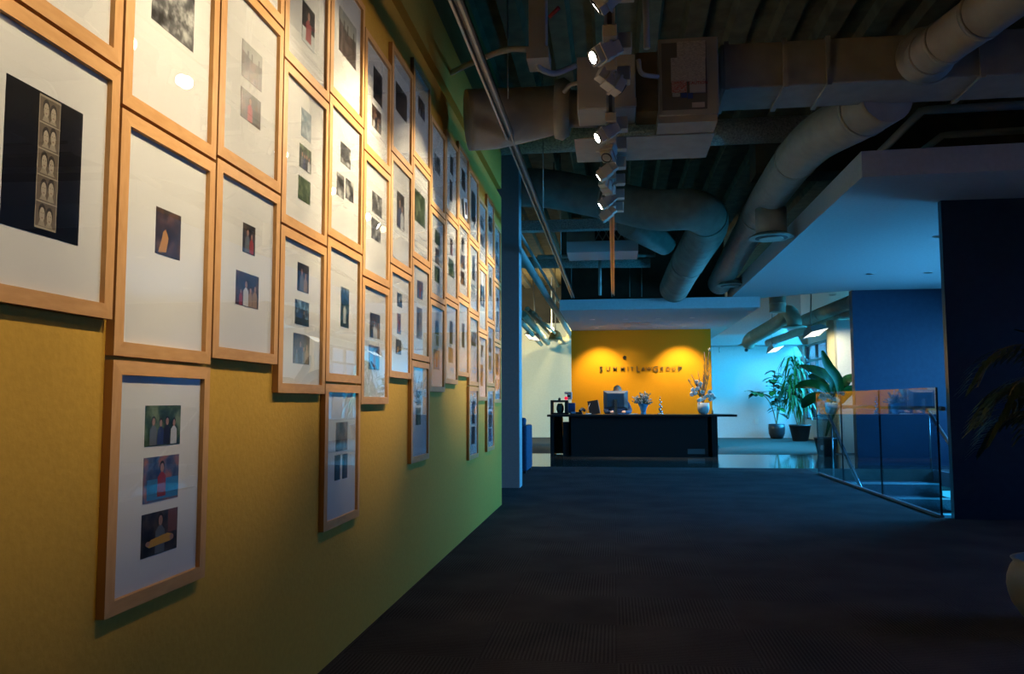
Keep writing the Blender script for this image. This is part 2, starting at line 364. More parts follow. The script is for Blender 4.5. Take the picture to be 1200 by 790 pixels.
def photo(y0, y1, z0, z1, kd, par, rng):
    b = MB(); W = y1-y0; H = z1-z0
    base = {'strip': 'black', 'group': 'forest', 'bread': 'night', 'girl': 'dusk', 'couple': 'night', 'family': 'dusk', 'soldier': 'night', 'arch': 'sea'}.get(kd, kd)
    b.use(pmat(base)).box(XP-.0008, XP, y0, y1, z0, z1)
    if kd == 'strip':
        s0, s1 = y0+W*.40, y0+W*.68; rectp(b, cm('cream strip', (.45, .38, .26)), s0, s1, z0+.012, z1-.004, .0003)
        n = 5; h = (H-.02)/n
        sw = s1-s0; rectp(b, cm('strip shade', (.17, .13, .085)), s0+.002, s1-.002, z0+.016, z1-.008, .0004)
        for i in range(n):
            zc = z0+.014+h*(i+.5); rectp(b, cm('cream strip', (.45, .38, .26)), s0, s1, zc+h*.45, zc+h*.5, .0012)
            for q, (u, w) in enumerate(((.32, .02*(-1)**i), (.66, -.05*(-1)**i))):
                cy = s0+sw*(u+.03*(i % 2)); cz = zc+h*w
                b.use(cm('pale collar', (.38, .32, .22))).poly([(XP+.0005, cy-sw*.17, zc-h*.44), (XP+.0005, cy+sw*.17, zc-h*.44), (XP+.0005, cy+sw*.07, cz-h*.2), (XP+.0005, cy-sw*.07, cz-h*.2)])
                ell(b, cm('brown hair', (.045, .033, .022)), cy, cz+h*.09, sw*.165, h*.31, .0006+.0001*q)
                ell(b, cm('pale face', (.50, .42, .29)), cy, cz-h*.02, sw*.125, h*.28, .0008)
                for g in (-1, 1): ell(b, HAIR, cy+g*sw*.05, cz+h*.04, sw*.022, h*.016, .0010, 8)
                ell(b, cm('lips', (.25, .12, .09)), cy, cz-h*.15, sw*.045, h*.02, .0010, 8)
    elif kd == 'group':
        for i, (u, cl) in enumerate(((.22, 4), (.42, 3), (.60, 0), (.80, 2))): figure(b, y0+W*u, z0+.002, H*(.72-.05*(i % 2)), CL[cl], dx=.0004+.00002*i)
    elif kd == 'bread':
        rectp(b, cm('brick post', (.20, .07, .05)), y0+W*.72, y1-.003, z0+H*.45, z1, .0002)
        figure(b, y0+W*.5, z0+.002, H*.95, CL[4])
        b.use(cm('golden loaf', (.65, .33, .05))).poly([(XP+.0012, y0+W*u, z0+H*v) for u, v in ((.12, .26), (.2, .2), (.8, .24), (.86, .38), (.7, .44), (.25, .38))])
        ell(b, SKIN, y0+W*.16, z0+H*.30, W*.06, H*.06, .0014); ell(b, SKIN, y0+W*.82, z0+H*.32, W*.06, H*.07, .0014)
    elif kd == 'girl':
        figure(b, y0+W*.45, z0+.002, H*.85, CL[1])
    elif kd == 'couple':
        figure(b, y0+W*.36, z0+.002, H*.85, CL[rng.choice((0, 3, 4))]); figure(b, y0+W*.68, z0+.002, H*.72, CL[rng.choice((2, 5, 1))], dx=.0007)
    elif kd == 'family':
        for i, (u, hh) in enumerate(((.2, .5), (.42, .8), (.62, .62), (.82, .72))): figure(b, y0+W*u, z0+.001, H*hh, CL[rng.randrange(6)], dx=.0004+.00015*i)
    elif kd == 'soldier':
        rectp(b, cm('snowy ground', (.6, .62, .58)), y0, y1, z0, z0+H*.38, .0002); figure(b, y0+W*.5, z0+H*.10, H*.8, CL[1])
    elif kd == 'redblue':
        rectp(b, cm('blue water', (.05, .22, .42)), y0+W*.1, y1-.001, z0+H*.05, z0+H*.5, .0002); figure(b, y0+W*.5, z0+H*.1, H*.8, CL[1])
    elif kd == 'field':
        b.use(cm('pale sky', (.34, .34, .30))).poly([(XP+.0003, y0, z0+H*.72), (XP+.0003, y0+W*.5, z0+H*.60), (XP+.0003, y1, z0+H*.66), (XP+.0003, y1, z1), (XP+.0003, y0, z1)])
        for u in (.25, .45, .8): rectp(b, cm('distant tower', (.05, .04, .04)), y0+W*u, y0+W*(u+.06), z0+H*.55, z0+H*.8, .0005)
    elif kd == 'arch':
        b.use(cm('dark hillside', (.01, .02, .02))).poly([(XP+.0003, y0, z0), (XP+.0003, y1, z0), (XP+.0003, y1, z0+H*.62), (XP+.0003, y0+W*.5, z0+H*.75), (XP+.0003, y0, z0+H*.58)])
        b.use(cm('pale arch', (.5, .5, .42))).poly([(XP+.0006, y0+W*u, z0+H*v) for u, v in ((.3, .1), (.62, .1), (.62, .45), (.46, .55), (.3, .45))])
    elif kd == 'dusk':
        b.use(cm('golden figure', (.55, .26, .05))).poly([(XP+.0004, y0+W*u, z0+H*v) for u, v in ((.1, .04), (.42, .08), (.5, .4), (.38, .58), (.28, .5), (.2, .25))])
    elif kd == 'sea' and H > .07:
        rectp(b, cm('dark shore', (.02, .03, .03)), y0, y1, z0, z0+H*.28, .0003); figure(b, y0+W*.62, z0+H*.05, H*.6, CL[0], dx=.0005)
    return b.build('photo', None, par, fix=False)
U0, PIT, FW, FH = 1.18146, .42945, .42, .539
BASE = [1.150, .527, 1.093, 1.005, .504, .966, 1.093, .653, 1.035, 1.091, 1.153, .548, .983, .558, .964]
ROWS = [2, 3, 3, 3, 4, 3, 3, 4, 3, 3, 3, 4, 3, 4, 3]
PH = """0 0 0.103 0.313 0.138 0.408 strip;1 2 0.113 0.304 0.247 0.405 bw;1 1 0.159 0.269 0.249 0.360 dusk;1 0 0.141 0.294 0.347 0.441 group;1 0 0.141 0.292 0.218 0.322 redblue;1 0 0.140 0.293 0.096 0.194 bread;2 1 0.147 0.282 0.281 0.391 field;2 1 0.146 0.279 0.160 0.248 girl;2 0 0.180 0.261 0.317 0.403 couple;2 0 0.143 0.292 0.160 0.258 family;3 2 0.166 0.283 0.130 0.277 soldier;3 1 0.175 0.265 0.341 0.441 pale;3 1 0.163 0.271 0.228 0.311 group;3 1 0.158 0.268 0.116 0.198 forest;3 0 0.165 0.268 0.349 0.446 couple;3 0 0.149 0.275 0.233 0.317 sea;3 0 0.139 0.284 0.100 0.202 family;4 3 0.116 0.329 0.215 0.395 field;4 2 0.154 0.276 0.322 0.406 bw;4 2 0.114 0.200 0.180 0.272 bw;4 2 0.223 0.318 0.193 0.276 bw;4 1 0.181 0.280 0.219 0.377 arch;4 0 0.146 0.283 0.281 0.392 sepia;4 0 0.136 0.200 0.171 0.267 night;4 0 0.227 0.287 0.170 0.266 night;5 2 0.154 0.294 0.283 0.431 night;5 2 0.137 0.281 0.149 0.249 family;5 1 0.152 0.307 0.309 0.404 bw;5 1 0.148 0.292 0.188 0.283 bw;5 0 0.141 0.294 0.294 0.403 family;5 0 0.127 0.290 0.152 0.259 redblue;6 2 0.102 0.322 0.240 0.385 night;6 1 0.144 0.282 0.202 0.386 couple;6 0 0.160 0.255 0.355 0.425 sea;6 0 0.164 0.236 0.219 0.321 redblue;6 0 0.144 0.246 0.117 0.191 dusk;7 3 0.145 0.300 0.280 0.383 family;7 2 0.075 0.322 0.210 0.386 forest;7 1 0.144 0.275 0.342 0.440 redblue;7 1 0.136 0.263 0.119 0.292 sepia;7 0 0.143 0.260 0.303 0.381 sea;7 0 0.134 0.248 0.196 0.290 forest;8 2 0.136 0.293 0.247 0.352 bw;8 1 0.151 0.297 0.350 0.433 forest;8 1 0.167 0.267 0.230 0.323 couple;8 1 0.151 0.292 0.118 0.209 forest;8 0 0.172 0.273 0.347 0.427 sea;8 0 0.203 0.277 0.279 0.340 bw;8 0 0.132 0.302 0.134 0.253 redblue;9 2 0.174 0.286 0.307 0.428 night;9 2 0.168 0.260 0.121 0.259 night;9 1 0.186 0.265 0.305 0.416 couple;9 1 0.135 0.315 0.161 0.276 forest;9 0 0.178 0.281 0.264 0.414 night;9 0 0.142 0.297 0.139 0.238 sepia;10 2 0.170 0.304 0.250 0.397 night;10 1 0.163 0.264 0.343 0.447 couple;10 1 0.138 0.279 0.222 0.318 dusk;10 1 0.139 0.280 0.103 0.200 dusk;10 0 0.183 0.285 0.207 0.377 night;11 3 0.131 0.323 0.163 0.398 night;11 2 0.173 0.290 0.261 0.448 sea;11 2 0.136 0.290 0.124 0.225 pale;11 1 0.139 0.344 0.304 0.406 sea;11 0 0.165 0.304 0.261 0.431 night;11 0 0.152 0.308 0.107 0.237 night;12 2 0.146 0.287 0.316 0.412 bw;12 2 0.133 0.287 0.173 0.260 bw;12 1 0.122 0.324 0.222 0.392 arch;12 0 0.157 0.275 0.352 0.451 couple;12 0 0.136 0.275 0.118 0.289 sepia;13 3 0.140 0.244 0.260 0.395 night;13 3 0.259 0.345 0.262 0.394 night;13 2 0.173 0.297 0.237 0.403 forest;13 1 0.137 0.290 0.295 0.416 sea;13 1 0.137 0.289 0.144 0.263 forest;13 0 0.174 0.308 0.354 0.444 family;13 0 0.150 0.322 0.201 0.332 couple;13 0 0.150 0.306 0.076 0.184 redblue;14 2 0.150 0.301 0.314 0.392 bw;14 2 0.149 0.299 0.173 0.259 bw;14 1 0.207 0.307 0.338 0.422 family;14 1 0.200 0.294 0.147 0.295 forest;14 0 0.104 0.330 0.254 0.447 sepia;14 0 0.102 0.200 0.119 0.214 sepia;14 0 0.261 0.357 0.121 0.217 sepia"""
pics = {}
for l in PH.split(';'):
    q = l.split(); pics.setdefault((int(q[0]), int(q[1])), []).append((*[float(v) for v in q[2:6]], q[6]))
ORD = ['first', 'second', 'third', 'fourth', 'fifth', 'sixth', 'seventh', 'eighth', 'ninth', 'tenth', 'eleventh', 'twelfth', 'thirteenth', 'fourteenth', 'fifteenth']
DESC = {'strip': 'a strip of booth portraits on black', 'bw': 'black-and-white prints', 'dusk': 'one small dark golden print', 'group': 'colour snapshots', 'field': 'hazy landscape prints'}
NUM = ['no visible', 'one', 'two', 'three', 'four']
XF = -1.05
def picture_frame(c, k):
    y0 = U0+c*PIT; z0 = BASE[c]+k*.548; rng = random.Random(c*10+k); ps = pics.get((c, k), [])
    rows = ROWS[c]; pos = 'lowest' if k == 0 else 'topmost' if k == rows-1 else ('middle' if rows == 3 else ('second from bottom' if k == 1 else 'second from top'))
    col = 'the %s column from the camera' % ORD[c]
    if (c, k) == (0, 0): what = 'strip of booth portraits on black'
    elif (c, k) == (1, 1): what = 'one small dark golden print'
    elif not ps: what = 'plain ivory mat'
    else: what = '%s print%s' % (NUM[len(ps)], '' if len(ps) == 1 else 's')
    lab = 'maple frame, %s, %s in %s' % (what, pos, col)
    t = thing('picture_frame', lab, 'picture frame', (WX, y0+FW/2, z0), 'maple framed photographs hung edge to edge on the mustard wall')
    m = .031; y1 = y0+FW; z1 = z0+FH; xb = WX+.001; xr = XF-.009
    def bar(o1, o2, i1, i2, mm):
        b = MB(); b.use(mm)
        A = [(XF-.0015, *o1), (XF-.0015, *o2)]; I = [(XF, *i1), (XF, *i2)]
        b.poly([A[0], A[1], I[1], I[0]]); b.poly([(xr-.004, *i1), (xr-.004, *i2), I[1], I[0]]); b.use(MAPLES)
        b.poly([(xb, *o1), (xb, *o2), A[1], A[0]]); b.poly([(xb, *o1), (xb, *o2), (xr-.004, *i2), (xr-.004, *i1)])
        b.poly([A[0], (xb, *o1), (xr-.004, *i1), I[0]]); b.poly([A[1], (xb, *o2), (xr-.004, *i2), I[1]])
        return b
    o = [(y0, z0), (y1, z0), (y1, z1), (y0, z1)]; i_ = [(y0+m, z0+m), (y1-m, z0+m), (y1-m, z1-m), (y0+m, z1-m)]
    for a in range(4):
        bar(o[a], o[(a+1) % 4], i_[a], i_[(a+1) % 4], MAPLEH if a % 2 == 0 else MAPLE).build('frame_rail', None, t)
    MB().use(MAT_BOARD).box(XP-.004, XP-.001, y0+m-.004, y1-m+.004, z0+m-.004, z1-m+.004).build('mat_board', None, t)
    MB().use(PGLASS).box(XF-.0075, XF-.006, y0+m-.002, y1-m+.002, z0+m-.002, z1-m+.002).build('glazing', None, t)
    for p in ps:
        photo(y0+p[0], y0+p[1], z0+p[2], z0+p[3], p[4], t, rng)
    return t
for c in range(15):
    for k in range(ROWS[c]): picture_frame(c, k)
# loose snapshot tucked against the lower edge of one upper frame
q = at(541.6, 229, 5.7); y = U0+10*PIT+.24; z = BASE[10]+2*.548+.04
b = MB().use(cm('white border', (.8, .8, .76))); Mr = Matrix.Translation((XF+.006, y, z+.06)) @ Matrix.Rotation(.16, 4, 'X')
b.box(-.001, .001, -.06, .06, -.055, .085, Mr); b.use(pmat('dusk')).box(.001, .0016, -.038, .038, -.03, .06, Mr)
tag(b.build('snapshot'), 'loose white-bordered snapshot tucked crookedly against the glass of an upper frame', 'snapshot')
# ------------------------------------------------------------------ ceiling services
def duct_run(name, label, pts, r, seg=24, m=DUCT, seams=(), rings=.0, loc=None, smooth_n=6):
    pts = curve(pts, smooth_n) if len(pts) > 2 else [Vector(pts[0]), Vector(pts[1])]
    t = thing(name, label, 'air duct', tuple(pts[len(pts)//2])); 
    MB().use(m).tube(pts, r, seg).build('duct_body', None, t)
    for s in seams:
        i = max(1, min(len(pts)-1, int(s*(len(pts)-1)))) if len(pts) > 2 else 1
        if len(pts) > 2: a = pts[i-1]; d = (pts[i]-a).normalized()
        else: d = (pts[1]-pts[0]).normalized(); a = pts[0].lerp(pts[1], s)
        MB().use(m).tube([a-d*.02, a+d*.02], r*1.035, seg).build('duct_collar', None, t)
    return t
# rectangular main duct with round branches
zb = at(845, 104, 5.2).z; zt = at(845, 52, 5.2).z
t = thing('rectangular_duct', 'large rectangular duct crossing under the ceiling deck, right of the labelled unit', 'air duct', (2.4, 5.4, zb))
x0 = at(845, 80, 5.2).x
MB().use(DUCT).box(x0, 3.75, 5.2, 5.62, zb, zt, bev=.01).build('duct_body', None, t)
for xx in (x0+.02, at(917, 80, 5.2).x, at(968, 80, 5.2).x, at(1148, 80, 5.2).x):
    MB().use(DUCT).box(xx, xx+.03, 5.185, 5.635, zb-.014, zt+.012).build('duct_flange', None, t)
duct_run('round_duct', 'thick round duct rising from the rectangular duct toward the upper right corner', [(at(1085, 62, 5.25)), at(1090, 62, 4.98), at(1118, 42, 4.7), at(1245, -60, 3.9)], [.175]*7+[.145]*30, 28, seams=(.33, .42, .62, .8)) if False else None
pts = curve([at(1086, 66, 5.3), at(1088, 64, 5.0), at(1112, 46, 4.78), at(1170, 4, 4.4), at(1250, -62, 3.9), at(1250, -62, 3.9)*2-at(1170, 4, 4.4)+Vector((0, -.3, .1))], 6)
t = thing('round_duct', 'thick round duct rising from the rectangular duct toward the upper right corner', 'air duct', tuple(pts[8]))
MB().use(DUCT).tube(pts, [.165 if i < 5 else .13 for i in range(len(pts))], 28).build('duct_body', None, t)
MB().use(DUCT).lathe([(.18, -.03), (.18, .02)], (at(1086, 66, 5.16)), 'Y', 28).build('duct_collar', None, t)
for i in (7, 11, 16): MB().use(DUCT).tube([pts[i], pts[i]+(pts[i+1]-pts[i]).normalized()*.03], .136, 28).build('duct_collar', None, t)
def dline(x): # long round duct running along the room
    return x
R1 = [at(1040, 112, 5.6), at(1006, 134, 5.95), at(948, 170, 6.9), at(907, 222, 8.5), at(872, 280, 10.8), at(843, 332, 13.4)]
t = duct_run('round_duct', 'long round duct running down the room above the white soffit', R1, .185, 28, seams=(.22, .5, .75))
def diffuser(px, py, Y, zt, label, r=.23, dz=.0):
    c = at(px, py, Y); t = thing('ceiling_diffuser', label, 'air diffuser', tuple(c), 'round air diffusers under the long duct')
    MB().use(DUCT).lathe([(.16, .02), (.16, max(.1, zt-c.z-.14))], tuple(c), seg=24).build('drop_pipe', None, t)
    b = MB().use(DUCT)
    b.lathe([(r, 0), (r, .012), (.17, .045), (.17, .04)], tuple(c), seg=28).build('diffuser_ring', None, t)
    MB().use(mat('shadowed grille', (.07, .08, .09), .6)).lathe([(r*.72, -.004), (r*.72, .003)], tuple(c), seg=28).build('grille_gap', None, t)
    MB().use(DUCT).lathe([(r*.55, -.014), (r*.5, 0)], tuple(c), seg=28).build('centre_disc', None, t)
    return t
diffuser(904, 279, 8.75, at(904, 228, 8.7).z, 'round white diffuser dropping from the long duct, nearer of the two')
diffuser(857, 335, 12.6, at(850, 322, 12.9).z, 'round white diffuser at the far end of the long duct', .22)
# wrapped duct with an elbow
R2 = [at(585, 220, 9.85), at(640, 221, 9.8), at(700, 232, 9.7), at(765, 246, 9.45), at(812, 246, 9.3), at(830, 262, 9.75), at(814, 294, 11.0), at(800, 318, 12.2), at(790, 338, 13.4)]
duct_run('wrapped_duct', 'fat wrapped duct crossing beyond the spotlights and elbowing toward reception', R2, .235, 28, WRAP, seams=(.3, .62, .85))
MB_ = MB().use(WRAP).tube([at(735, 262, 9.9), at(780, 285, 10.6)], .16, 20); t = tag(MB_.build('branch_duct'), 'short dim wrapped duct branching behind the elbow duct', 'air duct')
R3 = [at(700, 128, 5.25), at(660, 128, 5.2), at(620, 134, 5.2), at(580, 139, 5.15), at(548, 141, 5.1)]
t = duct_run('flexible_duct', 'fat wrapped duct joining the photo wall to the ceiling boxes', R3, [.12]*6+[.15+.045*min(1, i/12) for i in range(19)], 28, WRAP)
MB().use(WRAP).tube([at(651, 128, 5.2), at(660, 128, 5.2), at(668, 128, 5.2)], [.185, .2, .17], 24).build('duct_cuff', None, t)
# terminal units
def pbox(px0, py0, px1, py1, Y, dy, bev=.004):
    a = at(px0, py0, Y); b_ = at(px1, py1, Y); b = MB(); return b, (min(a.x, b_.x), max(a.x, b_.x), Y, Y+dy, min(a.z, b_.z), max(a.z, b_.z))
b, q = pbox(771, 46, 843, 133, 5.0, .42)
t = thing('terminal_unit', 'grey ceiling air unit covered in paper warning labels', 'air unit', (q[0], 5.0, q[4]))
MB().use(mat('unit sheet metal', (.40, .39, .34), .5)).box(*q, bev=.006).build('housing', None, t)
def face(px0, py0, px1, py1, m, name, Y=4.994, d=.005, par=None):
    a = at(px0, py0, Y); b_ = at(px1, py1, Y)
    return MB().use(m).box(a.x, b_.x, Y, Y+d, b_.z, a.z).build(name, None, par or t)
face(775, 51, 829, 127, mat('dark panel', (.14, .13, .11), .6), 'access_panel')
PAPER = noise_mat('printed paper', (.42, .41, .38), (.62, .6, .56), 60, .8, lo=.45, hi=.5, stretch=(1, 1, 5))
REDP = noise_mat('red warning label', (.55, .12, .10), (.6, .5, .46), 90, .8, lo=.45, hi=.55, stretch=(1, 1, 4))
face(793, 49, 827, 68, PAPER, 'paper_label', 4.988); face(786, 68, 827, 94, PAPER, 'paper_label', 4.986)
face(787, 95, 805, 108, REDP, 'warning_label', 4.986); face(808, 95, 827, 108, mat('white label', (.6, .55, .52), .7), 'warning_label', 4.986)
face(788, 109, 797, 113, PAPER, 'paper_label', 4.986); face(798, 109, 805, 114, mat('blue label', (.04, .08, .3), .6), 'blue_label', 4.986); face(806, 109, 812, 115, mat('blue label', (.04, .08, .3), .6), 'blue_label', 4.986)
face(811, 120, 826, 125, mat('white label', (.6, .55, .52), .7), 'paper_label', 4.986)
b = MB().use(mat('red ink', (.5, .04, .03), .7)); c0 = at(818, 98.5, 4.983)
text_bm('CAUTION', .026, .0006, Matrix.Translation(c0) @ Matrix.Rotation(pi/2, 4, 'X'), b); b.build('caution_text', None, t, fix=False)
b, q = pbox(771, 133, 843, 141, 5.0, .52); MB().use(DUCT).box(q[0], q[1]-.01, 5.01, 5.5, q[4], q[5]).build('base_tray', None, t); TRAY = q[4]
b, q = pbox(676, 67, 745, 126, 4.9, .3)
t = thing('control_box', 'pale blank ceiling box behind the spotlights, left of the labelled unit', 'ceiling box', (q[0], 4.9, q[4]))
MB().use(FIXT).box(*q, bev=.005).build('housing', None, t)
a = at(682, 118, 4.89); MB().use(FIXT).box(a.x, a.x+.33, 4.885, 4.9, a.z-.05, a.z+.0).build('cover_flange', None, t)
b, q = pbox(672, 127, 838, 160, 5.22, .5); tag(MB().use(DUCT).box(q[0], q[1], 5.22, 5.75, q[4]+.02, TRAY-.002, bev=.006).build('plenum_box'), 'low sheet-metal plenum box under the ceiling units', 'air box')
b, q = pbox(745, 62, 771, 130, 5.08, .25); tag(MB().use(noise_mat('tan board', (.20, .15, .08), (.26, .2, .11), 9, .8)).box(*q).build('connector_box'), 'tan connector section between the two ceiling boxes', 'ceiling box')
# hanging junction box with its conduits
b, q = pbox(619, -60, 640, 60, 4.6, .14)
t = thing('junction_box', 'tall pale junction box hanging near the photo wall', 'junction box', (q[0], 4.6, q[4]))
MB().use(FIXT).box(*q, bev=.006).build('housing', None, t)
a = at(619, 56, 4.58); c = at(643, 68, 4.58); MB().use(FIXT).box(a.x-.01, c.x, 4.57, 4.77, c.z, a.z).build('lower_cover', None, t)
tag(MB().use(PIPE).tube(curve([at(619, 58, 4.7), at(596, 58, 4.8), at(566, 68, 4.9), at(527, 86, 5.3)]), .018, 10).build('conduit'), 'bent conduit from the junction box to the photo wall', 'conduit')
tag(MB().use(PIPE).tube(curve([at(629, 68, 4.65), at(633, 80, 4.7), at(650, 86, 4.8), at(674, 77, 4.9)]), .018, 10).build('conduit'), 'curved conduit from the junction box to the blank ceiling box', 'conduit')
tag(MB().use(PIPE).tube(curve([at(748, 70, 4.9), at(752, 86, 4.9), at(771, 90, 4.98)]), .014, 8).build('conduit'), 'short curved conduit entering the labelled unit', 'conduit')
tag(MB().use(PIPE).tube(curve([at(661, 108, 5.0), at(668, 100, 4.96), at(678, 97, 4.92)]), .014, 8).build('conduit'), 'small looped conduit entering the blank ceiling box', 'conduit')
tag(MB().use(PIPE).tube([at(756, -20, 4.9), at(758, 57, 4.9)], .02, 8).build('hanger_rod'), 'painted hanger pipe above the tan connector', 'pipe')
tag(MB().use(mat('red tag', (.4, .02, .02), .6)).tube([at(644, 20, 4.6), at(655, 9, 4.55)], .012, 8).build('sprinkler_head'), 'small red sprinkler head beside the junction box', 'sprinkler')
# pipes and beams across the room
tag(MB().use(FIREP).tube([at(585, 167, 8.0), at(1000, 148, 8.0)], .125, 20).build('insulated_pipe'), 'rough sprayed pipe crossing the room behind the ceiling boxes', 'pipe')
tag(MB().use(FIREP).tube([at(606, 308, 12.6), at(762, 307, 12.6)], .09, 16).build('insulated_pipe'), 'rough sprayed pipe crossing in front of the reception ceiling', 'pipe')
tag(MB().use(FIREP).box(at(600, 262, 10.6).x, at(745, 262, 10.6).x, 10.6, 10.75, at(700, 268, 10.6).z, at(700, 256, 10.6).z).build('ceiling_beam'), 'rough sprayed beam just behind the fat wrapped duct', 'beam')
tag(MB().use(PIPE).tube([at(630, 301, 12.0), at(768, 299, 12.0)], .028, 10).build('cross_pipe'), 'thin pale pipe crossing under the grille unit', 'pipe')
tag(MB().use(PIPE).tube([at(703, 302, 12.0), at(703, 346, 12.0)], .025, 10).build('drop_pipe'), 'short vertical pipe ending behind the reception soffit', 'pipe')
tag(MB().use(PIPE).tube([at(606, 290, 10.2), at(672, 398, 21.5)], .055, 14).build('long_pipe'), 'pale pipe sloping past the grey pier toward the reception ceiling', 'pipe')
tag(MB().use(PIPE).tube([at(606, 268, 10.0), at(673, 384, 20.0)], .022, 10).build('long_pipe'), 'thin pipe running beside the thicker pale pipe', 'pipe')
for px, py0, py1, Y, w in ((649, 190, 236, 9.8, 'left'), (717, 305, 348, 13.2, 'middle'), (738, 312, 348, 13.3, 'right'), (752, 314, 348, 13.3, 'rightmost')):
    tag(MB().use(STEEL).tube([at(px, py0, Y), at(px, py1, Y)], .008, 6).build('hanger_rod'), 'thin steel hanger rod, %s one of four over the reception soffit' % w, 'rod')
b, q = pbox(664, 262, 748, 284, 10.9, .5)
t = thing('grille_unit', 'grey ceiling unit with a dark crossed grille behind the track', 'air unit', (q[0], 10.9, q[4]))
MB().use(DUCT).box(*q, bev=.006).build('housing', None, t)
a = at(664, 283, 10.75); c = at(748, 294, 10.75); MB().use(mat('pale tray', (.5, .5, .48), .5)).box(a.x, c.x, 10.75, 11.4, c.z, a.z-.005).build('lower_tray', None, t)
a = at(697, 266, 10.88); c = at(733, 281, 10.88); MB().use(mat('grille dark', (.01, .01, .01), .8)).box(a.x, c.x, 10.88, 10.9, c.z, a.z).build('grille', None, t)
b = MB().use(DUCT); w = (c.x-a.x)/4
for i in range(4):
    for s in (0, 1):
        p = Vector((a.x+w*i, 10.875, c.z if s else a.z)); e = Vector((a.x+w*(i+1), 10.875, a.z if s else c.z)); b.tube([p, e], .008, 6)
b.build('grille_bar', None, t)
# pipes above the white soffit
tag(MB().use(PIPE).tube([at(1020, 190, 7.3), at(1080, 130, 6.7), at(1088, 129, 6.68), at(1260, 120, 6.6)], .034, 12).build('bent_pipe'), 'pale bent pipe above the white soffit, upper of two', 'pipe')
tag(MB().use(PIPE).tube([at(1070, 185, 7.6), at(1104, 159, 7.3), at(1112, 158, 7.3), at(1260, 149, 7.2)], .03, 12).build('bent_pipe'), 'dim bent pipe just over the white soffit edge, lower of two', 'pipe')
tag(MB().use(noise_mat('concrete beam', (.07, .06, .045), (.10, .085, .06), 5, .9)).box(1.6, XR, 9.2, 9.6, 3.5, 4.05).build('dark_beam'), 'dark concrete beam above the white soffit', 'beam')
tag(MB().use(noise_mat('concrete beam', (.07, .06, .045), (.10, .085, .06), 5, .9)).box(-.9, 1.9, 14.2, 14.6, 2.75, 4.08).build('dark_beam'), 'dark beam added over the reception soffit to hide the lit deck', 'beam')  # added dark face, covers deck ribs that would come out too bright

# ------------------------------------------------------------------ lighting tracks and spotlights
def track(x, y0, y1, label, z=2.67, w=.024):
    t = thing('lighting_track', label, 'light track', (x, y0, z))
    MB().use(RAILM).box(x-w, x-w+.012, y0, y1, z-.02, z+.03).box(x+w-.012, x+w, y0, y1, z-.02, z+.03).box(x-w, x+w, y0, y1, z+.012, z+.03).build('rail', None, t)
    MB().use(mat('track slot', (.10, .10, .10), .35, .8)).box(x-w+.014, x+w-.014, y0, y1, z-.004, z+.01).build('conductor', None, t)
    y = y0+.8
    while y < y1: MB().use(STEEL).tube([(x, y, z+.03), (x, y, 4.12)], .005, 6).build('hanger_wire', None, t); y += 2.6
    return t
track(-.645, -1., 13.25, 'empty metal track running diagonally over the room beside the photo wall')
track(0, -1., 12.98, 'metal track that carries the row of spotlights')
def spotlight(px, py, Y, aim, lit, label, power=1.):
    """head hung from the track; aim = point on the wall"""
    c = Vector((0, Y, 2.67)); h = at(px, py, Y); h = Vector((max(-.09, min(.06, h.x)), Y, min(2.56, h.z)))
    t = thing('spotlight', label, 'spotlight', (0, Y, 2.65), 'spotlights along the track' )
    MB().use(FIXT).box(-.033, .033, Y-.045, Y+.06, 2.60, 2.655, bev=.004).build('track_adapter', None, t)
    MB().use(FIXT).box(.03, .10, Y+.05, Y+.13, 2.585, 2.66, bev=.004).build('power_box', None, t)
    MB().use(FIXT).tube([(0, Y, 2.61), (0, Y, h.z+.02), h], .013, 10).build('stem', None, t)
    d = (Vector(aim)-h).normalized(); R = d.to_track_quat('Z', 'Y').to_matrix().to_4x4(); R = R @ Matrix.Scale(HS, 4); M = Matrix.Translation(h) @ R
    MB().use(FIXT).box(-.048, .048, -.048, .048, -.045, .085, M, bev=.006).build('lamp_head', None, t)
    MB().use(FIXT).box(-.038, .038, -.038, .038, -.10, -.045, M, bev=.004).build('heat_sink', None, t)
    MB().use(FIXT).box(-.056, .056, -.056, .056, .028, .042, M).build('trim_ring', None, t)
    MB().use(BLACK).lathe([(.043, .085), (.043, .092), (.036, .092), (.036, .0865)], h, seg=20, M=R).build('bezel', None, t)
    MB().use(LENS if lit else GREY).lathe([(.0355, .0855), (.0355, .0885)], h, seg=20, M=R).build('lens', None, t)
    MB().use(STEEL).tube([M @ Vector((-.06, 0, .0)), M @ Vector((-.085, .0, -.03)), M @ Vector((-.12, 0, -.03))], .006, 6).build('aiming_knob', None, t)
    if lit:
        ld = bpy.data.lights.new('spot_lamp', 'SPOT'); lo = bpy.data.objects.new('spot_lamp', ld); COL.objects.link(lo)
        ld.energy = SPOT_W*power; ld.color = (1, .83, .56); ld.spot_size = radians(SPOT_A); ld.spot_blend = .55; ld.shadow_soft_size = .02
        lo.matrix_world = Matrix.Translation(h+d*.10) @ d.to_track_quat('-Z', 'Y').to_matrix().to_4x4()
        l2 = bpy.data.lights.new('spot_spill', 'SPOT'); o2 = bpy.data.objects.new('spot_spill', l2); COL.objects.link(o2)  # added second lamp, its wide warm spill brightens the upper wall
        l2.energy = 5*power; l2.color = (1, .74, .42); l2.spot_size = radians(160); l2.spot_blend = 1; l2.shadow_soft_size = .03
        o2.matrix_world = Matrix.Translation(h+d*.12) @ d.to_track_quat('-Z', 'Y').to_matrix().to_4x4()
    return t
HS = .78
SPOT_W, SPOT_A = 98, 62
W_ = -1.05
